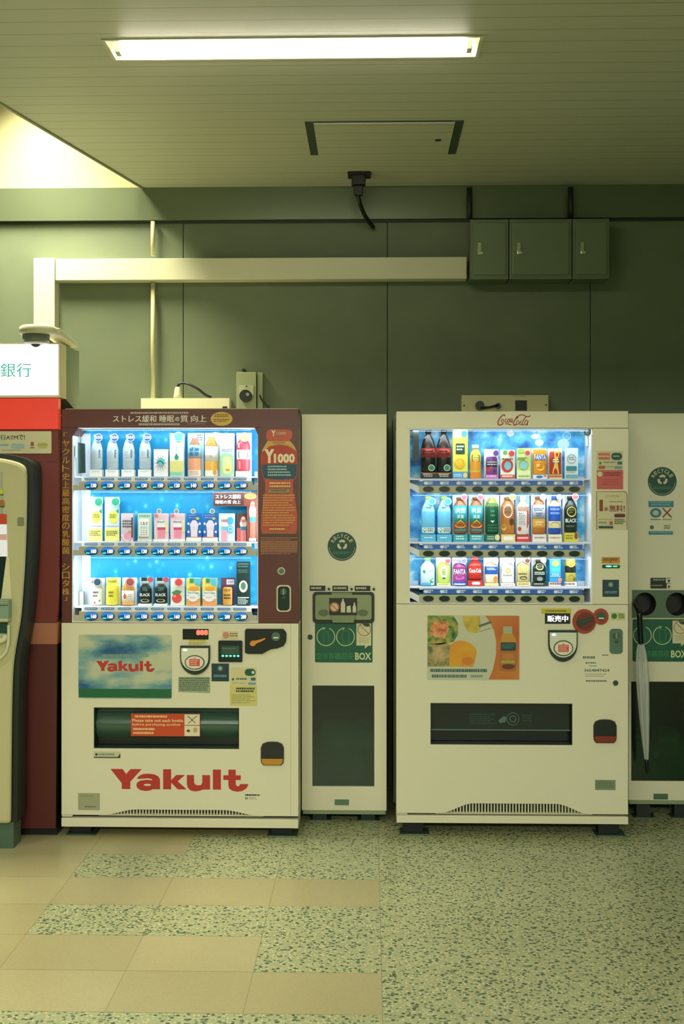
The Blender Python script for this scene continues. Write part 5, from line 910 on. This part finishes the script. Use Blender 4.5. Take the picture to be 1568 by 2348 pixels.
# ================================================================== RECYCLING CABINETS
def arrow_tri(g, cx, cy, r, dy, m):
    for k in range(3):
        a0 = math.radians(-90 + 120 * k)
        p = [(cx + r * math.cos(a0 + b) * q, cy + r * math.sin(a0 + b) * q) for b, q in ((-.8, 1), (-.2, 1.08), (.3, 1.08), (.75, 1), (.8, .5), (.35, .6), (-.25, .55), (-.8, .6))]
        g.poly(p, dy, m)
def recycler(f, x0, x1, y0, yb, lab, OX, OY, flapdoor):
    """OX, OY shift from the first cabinet's pixels"""
    t = thing('recycling_bin', lab, 'recycling bin', f.P((x0 + x1) / 2, Yfloor(f)), 'recycling cabinets beside the machines')
    def X(x): return x + OX
    sc = lambda y: y + OY
    w0, wy0, w1, wy1 = (716, 1572, 858, 1803) if not flapdoor is False else (716, 1572, 858, 1803)
    if flapdoor: win = (716, 1572, 858, 1803)
    else: win = (1447, 1563, 1590, 1791)
    g = G(f)
    g.box(x0, y0, x1, yb, -.62, -.30, CREAM2)
    holes = [[(win[0], win[1]), (win[2], win[1]), (win[2], win[3]), (win[0], win[3])]]
    if not flapdoor: holes += [ell(1478, 1385, 26.5, 27.5, 28), ell(1551, 1385, 26.5, 27.5, 28)]
    g.prism([(x0, y0), (x1, y0), (x1, yb), (x0, yb)], -.02, 0, CREAM, CREAM2, holes=holes)
    g.box(x0, y0, x0 + 3, yb, -.30, -.021, CREAM2); g.box(x1 - 3, y0, x1, yb, -.30, -.021, CREAM2); g.box(x0 + 3, y0, x1 - 3, y0 + 3, -.30, -.021, CREAM2); g.box(x0 + 3, yb - 3, x1 - 3, yb, -.30, -.021, CREAM2)
    g.make('cabinet', t)
    g = G(f); g.box(x0 + 3.5, y0 + 4, x1 - 3.5, yb - 4, -.298, -.290, M('#17241d', .7)); g.make('inner_lining', t, 'dark inside of the bin')
    g = G(f); g.prism(rrect(win[0] + .5, win[1] + .5, win[2] - .5, win[3] - .5, 3), -.012, -.006, glass('smoked_window_%d' % int(x0), (.26, .52, .38, 1), .06, .15)); g.make('viewing_window', t, 'smoked dark green window')
    g = G(f); g.box(x0 + 2, yb + .5, x1 - 2, yb + 10, -.58, -.006, M('#8a9a74', .4)); g.make('bottom_rail', t, 'grey-green bottom rail', bevel=.001)
    for a in (x0 + 16, x1 - 66):
        for dp in (-.05, -.5):
            g = G(f); yf = Yfloor(f); g.box(a + 8, yb + 10, a + 40, yf - 2, dp - .05, dp, M('#18271f', .5)); g.box(a, yf - 2, a + 50, yf, dp - .06, dp + .01, M('#46604c', .35, .5)); g.make('levelling_foot', t)
    # round mark
    rx, ry = (784, 1253) if flapdoor else (1518, 1104)
    g = G(f); g.prism(ell(rx, ry, 33, 33, 40), 0, .0012, M('#0d4632', .45)); g.ring(rx, ry, 29.5, 1, .0016, M('#b9c49c'), 5, 175)
    for i, ch in enumerate('RECYCLE'):
        a = math.radians(-90 + (i - 3) * 19.5); r_ = 24.5; cx, cy = rx + r_ * math.cos(a), ry + r_ * math.sin(a)
        g.text(cx - 3.1, cy - 4.3, cx + 3.1, cy + 4.3, .0016, ch, M('#c6cba4'), .02, rot=a + math.pi / 2)
    arrow_tri(g, rx + .5, ry - 4, 11, .0016, M('#d3d4ae')); g.lines(rx - 21, ry + 12, rx + 21, ry + 19, 2, .0016, '#3f8a68', .5); g.make('recycle_emblem', t, 'round green recycling emblem')
    # keyhole
    kx, ky = (711, 1461) if flapdoor else (1446, 1455)
    if flapdoor: g = G(f); g.prism(ell(kx, ky, 6, 6), 0, .003, M('#3c5440', .35, .4)); g.make('key_lock', t)
    # green instruction sticker
    sx, sy = (722, 1425) if flapdoor else (1450, 1420)
    wS, hS = (132, 94) if flapdoor else (150, 97)
    k = 1.0
    g = G(f); g.prism(rrect(sx, sy, sx + wS, sy + hS, 4), 0, .001, M('#0b5a40', .45)); rm = M('#bfcf96')
    c1, c2 = (sx + 25, sy + 35), (sx + 70, sy + 35)
    if not flapdoor: c1, c2 = (1472.5, 1457), (1518, 1457)
    for c in (c1, c2): g.ring(c[0], c[1], 20.5, 2, .0014, rm, -70, 255); g.poly([(c[0] - 8, c[1] - 22), (c[0] - 1, c[1] - 20), (c[0] - 6, c[1] - 15)], .0014, rm)
    lg = M('#2f8a5c')
    g.stroke([(c1[0] - 5, c1[1] + 14), (c1[0] - 5, c1[1] - 6), (c1[0] - 2, c1[1] - 12), (c1[0] + 3, c1[1] - 12), (c1[0] + 6, c1[1] - 6), (c1[0] + 6, c1[1] + 14)], 1.2, .0014, lg, 0)
    g.stroke(rrect(c2[0] - 7, c2[1] - 13, c2[0] + 8, c2[1] + 15, 2), 1.2, .0014, lg, 0, closed=True)
    wx = sx + 95 if flapdoor else 1541.5
    g.rect(wx, sy + 3, wx + 34, sy + 55, .0014, M('#d2cfa6')); g.poly([(wx + 20, sy + 55), (wx + 28, sy + 55), (wx + 19, sy + 62)], .0014, M('#d2cfa6'))
    g.ring(wx + 18, sy + 18, 14.5, 1.6, .0018, M('#a86a3c')); g.stroke([(wx + 8, sy + 8), (wx + 28, sy + 28)], 1.6, .0018, M('#a86a3c'), 0); g.poly([(wx + 13, sy + 5), (wx + 28, sy + 4), (wx + 32, sy + 10), (wx + 24, sy + 12), (wx + 18, sy + 10)], .0020, '#2c4a3a'); g.lines(wx + 6, sy + 37, wx + 30, sy + 50, 4, .0018, '#9fae84', .4)
    bx = sx + 92 if flapdoor else 1538
    g.text(bx, sy + 71, bx + 37, sy + 88, .0014, 'BOX', M('#cfd6a0'), .03); g.text(sx + 3, sy + 72, bx - 4, sy + 86, .0014, '空き容器回収', M('#3d8f58'), .0)
    g.make('instruction_sticker', t, 'green BOX sticker with two rings')
    g = G(f)
    if flapdoor: g.prism(rrect(767, 1833, 800, 1846, 1), 0, .002, M('#5d7a62', .4)); 
    else: g.prism(rrect(1498, 1820, 1531, 1833, 1), 0, .002, M('#4d6a52', .4))
    g.make('number_plate', t)
    if flapdoor:
        g = G(f); bk = M('#16221b', .5)
        for a, b in ((710, 746), (762, 798), (813, 849)): g.rect(a, 1343, b, 1355, .0006, bk); g.lines(a + 3, 1346, b - 3, 1352, 1, .0010, '#b9c0a0', .8)
        for a in (747, 799, 850): g.rect(a, 1343, a + 12, 1355, .0005, M('#cfd0b0')); g.poly(ell(a + 7, 1351, 3, 3), .0009, bk)
        g.make('label_strip', t, 'thin strip of black and white labels')
        g = G(f); g.prism(rrect(717, 1357, 858, 1428, 8), 0, .010, M('#1b2a20', .4)); o = g.make('insert_frame', t, 'dark rounded frame of the bottle slot')
        g = G(f); g.prism(rrect(723, 1363, 852, 1420, 6), .0101, .022, M('#8b9870', .35, .1)); fo_ = g.make('push_flap', o, 'olive-grey push flap', bevel=.003)
        g = G(f); g.box(760, 1358, 808, 1364, .0102, .018, M('#7d8c66', .4)); g.poly(ell(742, 1404, 12, 8), .0224, '#5a6c4c'); g.poly(ell(832, 1404, 12, 8), .0224, '#5a6c4c'); g.prism([(758, 1409), (816, 1409), (811, 1426), (763, 1426)], .0222, .035, M('#7f8e68', .35)); g.make('pull_lip', o, bevel=.002)
        g = G(f); g.prism(rrect(755, 1370, 819, 1409, 1), .0226, .0236, M('#1d1f18', .4)); g.poly(ell(767, 1391, 11.5, 11.5), .024, '#b4643a'); g.poly(ell(767, 1391, 8.5, 8.5), .0244, '#d6bf92'); g.stroke([(761, 1386), (773, 1397)], 1.4, .0248, '#6a3a24', 0)
        def btl(cx, y0, y1, w): g.poly([(cx - w * .3, y0), (cx + w * .3, y0), (cx + w * .35, y0 + 4), (cx + w, y0 + 11), (cx + w, y1), (cx - w, y1), (cx - w, y0 + 11), (cx - w * .35, y0 + 4)], .024, M('#cdd0ac'))
        btl(786.5, 1372, 1403, 5); g.poly([(795, 1389), (804, 1387), (805, 1403), (795, 1403)], .024, M('#cdd0ac')); btl(812.5, 1380, 1403, 4); g.make('pictogram_plate', o, 'black plate with bottle and can pictograms')
        
    else:
        g = G(f); g.prism([(1449, 1353), (x1 - 4, 1353), (x1 - 4, 1416.5), (1449, 1416.5)], .0, .004, M('#566f54', .45), holes=[ell(1478, 1385, 25.5, 26.5, 28), ell(1551, 1385, 25.5, 26.5, 28)]); g.make('hole_plate', t, 'grey-green plate with two round openings')
        g = G(f)
        for cx in (1478, 1551): g.prism(ell(cx, 1385, 27, 28, 28), -.09, -.085, BLACK); 
        for cx in (1478, 1551):
            n = 28; e1_ = ell(cx, 1385, 25.4, 26.4, n); e2_ = ell(cx, 1385, 24, 25, n); g.grid([f.P(x, y, .004) for x, y in e1_] + [f.P(x, y, -.084) for x, y in e2_], [(i, (i + 1) % n, n + (i + 1) % n, n + i) for i in range(n)], M('#121713', .5), True)
        g.make('round_opening', t, 'black round bottle openings')
        g = G(f); g.box(1450, 1416.6, x1 - 4, 1419, 0, .006, M('#c9ccaa')); g.make('white_rail', t)
        g = G(f); g.art([('r', 1491, 1325, 1537, 1349.5, '#1a211a'), ('l', 1497, 1327.5, 1524, 1334, 1, '#9aa68a'), ('l', 1494, 1341, 1524, 1346, 1, '#8fa083'), ('r', 1526, 1326, 1537, 1337, '#cfd4c8'), ('e', 1533, 1332, 2.5, 3, '#1a211a'), ('r', 1528, 1338, 1538, 1349, '#cfcfae'), ('e', 1533, 1345, 2, 3, '#1a211a')], .0004); g.make('black_label', t, 'black label over the round openings')
        g = G(f); bl = '#3f8494'; g.art([('r', 1486.5, 1149, 1544, 1163, bl), ('l', 1492, 1151, 1540, 1161, 2, '#7fb0b4'), ('e', 1503, 1176, 13, 11, '#3a7c94'), ('e', 1503, 1176, 7, 6, '#c2c8a6'), ('s', [(1519, 1165), (1539, 1186)], 3, '#8c3222'), ('s', [(1538, 1166), (1519, 1186)], 3, '#8c3222'), ('l', 1491, 1190, 1514, 1194, 1, '#4f6a5c'), ('l', 1519, 1190, 1540, 1194, 1, '#7f8f6c'), ('e', 1494, 1209, 4.6, 4.6, '#4a6a5c'), ('l', 1522, 1204, 1536, 1214, 2, '#6f8468'), ('r', 1486.5, 1218, 1542, 1225.5, bl), ('l', 1490, 1219.5, 1538, 1224, 1, '#7fb0b4')], .0004); g.make('blue_sticker', t, 'pale blue sticker with a ring and a red cross')
    return t, win
FR1, FR2 = Face(5.12, 786), Face(5.20, 1520)
recycler(FR1, 692, 886, 950, 1858, 'cream recycling cabinet standing between the two vending machines', 0, 0, True)
recycler(FR2, 1441, 1611, 948, 1835, 'cream recycling cabinet cut off by the right edge, with round openings', 0, 0, False)
# filled bags and loose empties behind the smoked windows
def bag(f, x0, y0, x1, y1, lab, seed):
    bm = bmesh.new(); bmesh.ops.create_icosphere(bm, subdivisions=4, radius=1); rnd = random.Random(seed)
    ph = [rnd.uniform(0, 6) for _ in range(6)]
    c = f.P((x0 + x1) / 2, (y0 + y1) / 2, -.155); sx = (f.X(x1) - f.X(x0)) / 2; sz = (f.Z(y0) - f.Z(y1)) / 2
    for v in bm.verts:
        d = v.co.copy(); k = 1 + .05 * math.sin(7 * d.x + ph[0] + 3 * d.z) + .04 * math.sin(11 * d.z + ph[1] + 4 * d.y) + .03 * math.sin(17 * d.x + ph[2])
        sq = lambda q, p=.7: math.copysign(abs(q) ** p, q)
        v.co = Vector((c.x + sq(d.x) * sx * min(k, 1.06) * .95, c.y + sq(d.y) * .115 * k, c.z + sq(d.z) * sz * min(k, 1.03) * .97))
    for q in bm.faces: q.smooth = True
    g = G(f); g.bm.free(); g.bm = bm; g.mi(M('#5c9a78', .25)); return tag(g.make('rubbish_bag'), lab, 'rubbish bag')
bag(FR1, 694, 1660, 880, 1851, 'bulging dark green bag behind the smoked window of the cabinet between the machines', 3)
bag(FR2, 1450, 1680, 1600, 1828, 'bulging dark bag behind the smoked window of the cabinet at right edge', 9)
FI = dface(FR2, .06); FI.Y = FR2.Y + .035
for k, (cx, cy, r_, h, col, lab) in enumerate(((1505, 1690, 9, 34, '#a8482c', 'reddish empty bottle seen faintly through the smoked window at right'), (1506, 1735, 9, 22, '#b9bf9a', 'pale empty can seen faintly through the smoked window at right'), (1522, 1752, 12, 24, '#b08a3a', 'yellowish empty can low behind the smoked window at right'))):
    g = G(FI); g.lathe(cx, [(cy - h / 2, r_ * .5), (cy - h / 2 + 5, r_), (cy + h / 2 - 3, r_), (cy + h / 2, r_ * .8)], 0, .7, M(col, .3), 14); tag(g.make('empty_bottle' if k == 0 else 'empty_can'), lab, 'empty bottle' if k == 0 else 'empty can')

# ================================================================== UMBRELLA
FU = Face(5.06, 1478)
t = thing('umbrella', 'folded clear plastic umbrella with a black handle hooked on the right recycling cabinet', 'umbrella', FU.P(1486, 1776))
tops, bots = FU.P(1466, 1412), FU.P(1487, 1776, -.03)
def ax(a): return tops.lerp(bots, a)
def ay(py): return (py - 1412) / (1776 - 1412)
g = G(FU); hk = smooth([FU.P(1480, 1396, -.19), FU.P(1474, 1387, -.155), FU.P(1469, 1386, -.11), FU.P(1466, 1393, -.06), FU.P(1465, 1402, -.01), ax(0), ax(ay(1440)), ax(ay(1478))], 5)
g.tube(hk, [.0075 + .0045 * min(1, i / len(hk) * 1.3) for i in range(len(hk))], M('#0c0f0c', .35), 12); g.make('handle', t, 'black curved handle')
g = G(FU); g.tube([ax(ay(1478)), ax(ay(1750))], .0045, M('#aab2a8', .3, .6), 8); g.make('shaft', t)
prof = [(1476, 6), (1490, 9), (1520, 12), (1560, 12.5), (1600, 11.5), (1650, 9.5), (1700, 7), (1745, 4)]
bm = bmesh.new(); N = 48; rws = []
for py, r_ in prof:
    c = ax(ay(py)); R = r_ * FU.k; rws.append([bm.verts.new(c + Vector((math.cos(2 * math.pi * j / N) * R * (1 + .22 * math.cos(8 * 2 * math.pi * j / N + py * .012)), math.sin(2 * math.pi * j / N) * R * (1 + .22 * math.cos(8 * 2 * math.pi * j / N + py * .012)), 0))) for j in range(N)])
for a, b in zip(rws, rws[1:]):
    for j in range(N): q = bm.faces.new((a[j], a[(j + 1) % N], b[(j + 1) % N], b[j])); q.smooth = True
g = G(FU); g.bm.free(); g.bm = bm
vin = bpy.data.materials.new('clear_vinyl'); vin.use_nodes = True; nt = vin.node_tree; nt.nodes.clear()
o_ = nt.nodes.new('ShaderNodeOutputMaterial'); mx = nt.nodes.new('ShaderNodeMixShader'); tr = nt.nodes.new('ShaderNodeBsdfTransparent'); pr = nt.nodes.new('ShaderNodeBsdfPrincipled'); mx.inputs[0].default_value = .5
pr.inputs['Base Color'].default_value = lin('#dfe4da'); pr.inputs['Roughness'].default_value = .2; nt.links.new(tr.outputs[0], mx.inputs[1]); nt.links.new(pr.outputs[0], mx.inputs[2]); nt.links.new(mx.outputs[0], o_.inputs[0])
g.mi(vin); g.make('folded_canopy', t, 'clear wrinkled plastic canopy')
g = G(FU); g.tube([ax(ay(1744)), ax(ay(1750)), ax(ay(1764)), ax(1)], [.0085, .0095, .0075, .0045], M('#101412', .4), 10); g.make('ferrule_tip', t, 'black tip')

# ================================================================== CASH MACHINE CORNER AT LEFT
FA = Face(4.86, 60)
RED1, RED2 = M('#9c2c1e', .4), M('#541a14', .45)
t = thing('atm_booth', 'dark red cash machine surround at the left edge under a lit white sign', 'booth', FA.P(60, Yfloor(FA)))
GAP_SHADE = M('#1b1612', .6)  # near-black paint standing in for the shade beside and behind the booth
g = G(FA); g.prism([(-130, 985), (134, 985), (134, 1290), (132, 1400), (129, 1428), (-130, 1428)], -.03, 0, M('#742a1e', .42)); g.make('upper_surround', t, 'red upper surround', bevel=.002)
g = G(FA); g.prism([(-130, 1479), (126.5, 1479), (123.5, 1905), (-130, 1905)], -.05, -.03, RED2, GAP_SHADE); g.make('lower_surround', t, 'dark red lower surround', bevel=.002)
g = G(FA); g.box(-130, 945, 100, 1905, -.60, -.051, GAP_SHADE); g.make('rear_body', t)
g = G(FA)
v = [FA.P(-130, 1428, .001), FA.P(130, 1428, .001), FA.P(126.5, 1479, -.030), FA.P(-130, 1479, -.030), FA.P(-130, 1428, -.2), FA.P(130, 1428, -.2), FA.P(126.5, 1479, -.2), FA.P(-130, 1479, -.2)]
g.grid(v, [(0, 1, 2, 3), (4, 5, 6, 7), (0, 1, 5, 4), (1, 2, 6, 5), (2, 3, 7, 6), (3, 0, 4, 7)], M('#b0735c', .32)); g.make('slanted_ledge', t, 'pale pink slanted band')
g = G(FA); g.box(-130, 1058.4, 134, 1059.6, 0, .0006, M('#4a1812')); g.box(54, 1426.6, 130, 1428.2, .0, .0015, M('#3a1812')); g.make('panel_seam', t)
g = G(FA); g.box(-130, 914, 135, 984, -.029, .012, M('#d63c2a', .3, 0, .34)); g.make('backlit_red_panel', t, 'bright red backlit header')
g = G(FA); g.prism(rrect(-110, 989, 118.5, 1040, 2), .0, .006, M('#d9d3a8', .4))
g.text(2, 997, 42, 1009, .0066, '行ATM', M('#3c4438'), .02); g.text(43, 997, 58, 1009, .0066, 'で!', M('#3c4438'), .02)
g.art([('l', 0, 1018, 20, 1027, 1, '#7fb4c4'), ('R', 27, 1017, 57, 1029, 4, '#a4c2b8'), ('t', 71, 1013, 79, 1023, '8', '#a83c2c', .04), ('l', 70, 1025, 80, 1030, 1, '#6a7462'), ('R', 87, 1015, 110, 1027, 5, '#c9b85a'), ('r', 88, 1019, 109, 1021, '#7aa85a'), ('l', 6, 1031, 58, 1034, 1, '#a9a586')], .006); g.make('notice_board', t, 'cream notice board with small logos')
g = G(FA); g.box(-130, 1905, 122, Yfloor(FA), -.5, -.06, BLACK); g.make('plinth', t)
# illuminated sign
t = thing('illuminated_sign', 'glowing white bank sign with green characters above the red booth', 'sign', FA.P(40, 912))
FS = Face(4.85, 60)
g = G(FS); g.box(-130, 786, 137.5, 911.5, -.10, 0, M('#d8d3b0', .45)); zb_, zt_ = FS.Z(911.5), FS.Z(786)
x1 = FS.X(137.5); yb_ = FS.Y + .10; yk = FS.Y + .32
g.grid([Vector(p) for p in ((x1, yb_, zb_), (x1, yb_, zt_), (x1, yk, zt_), (x1, yk, zb_ - .055), (-2.2, yb_, zb_), (-2.2, yb_, zt_), (-2.2, yk, zt_), (-2.2, yk, zb_ - .055))], [(0, 1, 2, 3), (4, 5, 6, 7), (1, 2, 6, 5), (2, 3, 7, 6), (0, 3, 7, 4), (0, 1, 5, 4)], M('#7d8f78', .5)); g.make('sign_housing', t)
g = G(FS); g.box(-128, 790, 133.5, 906, .0003, .003, M('#eef0fa', .4, 0, 1.0)); g.make('lit_face', t, 'glowing white face')
g = G(FS); g.text(2, 833, 36, 865, .0036, '銀', M('#4fb49a', .4, 0, .45), .008); g.text(39, 833, 72, 865, .0036, '行', M('#4fb49a', .4, 0, .45), .008); g.make('sign_lettering', t, 'pale green characters')
# the machine itself
FM = Face(4.70, 30)
t = thing('cash_machine', 'beige rounded cash machine cut off by the left edge of the picture', 'cash machine', FM.P(0, Yfloor(FM)))
out = smooth([(-130, 1040), (-40, 1046), (0, 1051), (30, 1057), (48, 1064), (57, 1073), (60, 1090), (60, 1150), (58, 1230), (55, 1300), (51, 1360), (47, 1410), (41, 1450), (34, 1490), (29, 1530), (26, 1600), (24, 1750), (23, 1890)], 4) + [(-130, 1890)]
ABM = M('#bcb98c', .38)
g = G(FM); g.prism(out, -.029, 0, ABM); g.make('front_casing', t, 'beige rounded front casing', bevel=.014)
dk = [(x + 11 if i < len(out) - 1 else x, y - 9 if y < 1090 else y) for i, (x, y) in enumerate(out)]
g = G(FM); g.prism(dk, -.150, -.030, M('#12201a', .5)); g.make('shadow_gap_frame', t, 'black gap frame around the casing')
g = G(FM); g.box(-130, 1890, 26, Yfloor(FM), -.13, -.03, M('#4c6450', .45)); g.make('plinth', t, 'dark green base')
g = G(FM); g.box(-130, 1082, 5, 1178, .001, .004, M('#a9ad9c', .4)); g.art([('r', -60, 1122, 7, 1133, '#cfc822'), ('r', -60, 1133, 8, 1136, '#2f5c4a'), ('r', -60, 1147, 10, 1160, '#a9632e'), ('r', -60, 1160, 11, 1163, '#2f5c4a')], .0042); g.make('upper_sticker_panel', t, 'grey panel of coloured stickers')
g = G(FM); g.box(-130, 1179, 15, 1202, .0006, .006, M('#c8421c', .4)); g.make('orange_band', t, 'orange-red band')
g = G(FM); g.prism([(-130, 1202), (16, 1202), (18, 1276), (-130, 1276)], .0006, .005, M('#dfe0ea', .4, 0, .25)); g.rect(-60, 1225, 17, 1238, .0055, M('#e3b8b0')); g.make('lit_screen_panel', t, 'pale glowing panel')
g = G(FM); g.prism([(-130, 1276), (15, 1276), (3, 1372), (-130, 1372)], .0006, .004, M('#122a24', .25)); g.make('dark_slot_panel', t)
g = G(FM); g.prism([(16, 1270), (22, 1280), (27, 1373), (3, 1373)], .0006, .003, M('#d6d2a6', .4)); g.make('side_bevel', t)
g = G(FM); g.box(-130, 1374, 27, 1416, .0006, .05, M('#7f9880', .4)); g.box(-130, 1384, 27, 1386, .0502, .051, M('#2c4436')); g.box(-130, 1415, 27, 1422, .0006, .055, M('#b4b894', .4)); g.make('ledge', t, 'grey-green ledge', bevel=.002)
g = G(FM); g.box(-130, 1428, 18, 1452, .0006, .003, M('#1c4a3c', .4)); g.make('card_slot', t)
g = G(FM); g.tube(smooth([FM.P(23, 1432, .02), FM.P(23, 1465, .02), FM.P(19, 1488, .02), FM.P(8, 1504, .02), FM.P(-10, 1512, .02), FM.P(-50, 1513, .02)], 5), .006, M('#cfcfb0', .35), 10); g.tube(smooth([FM.P(16, 1455, .012), FM.P(10, 1466, .014), FM.P(-10, 1470, .014), FM.P(-50, 1470, .014)], 5), .012, M('#cfcfb4', .35), 10); g.make('tray_rim', t, 'pale curved tray rim')
g = G(FM); g.prism(rrect(40, 1186, 55, 1206, 3), -.0002, .002, M('#7d7f60', .5)); g.make('side_latch', t)
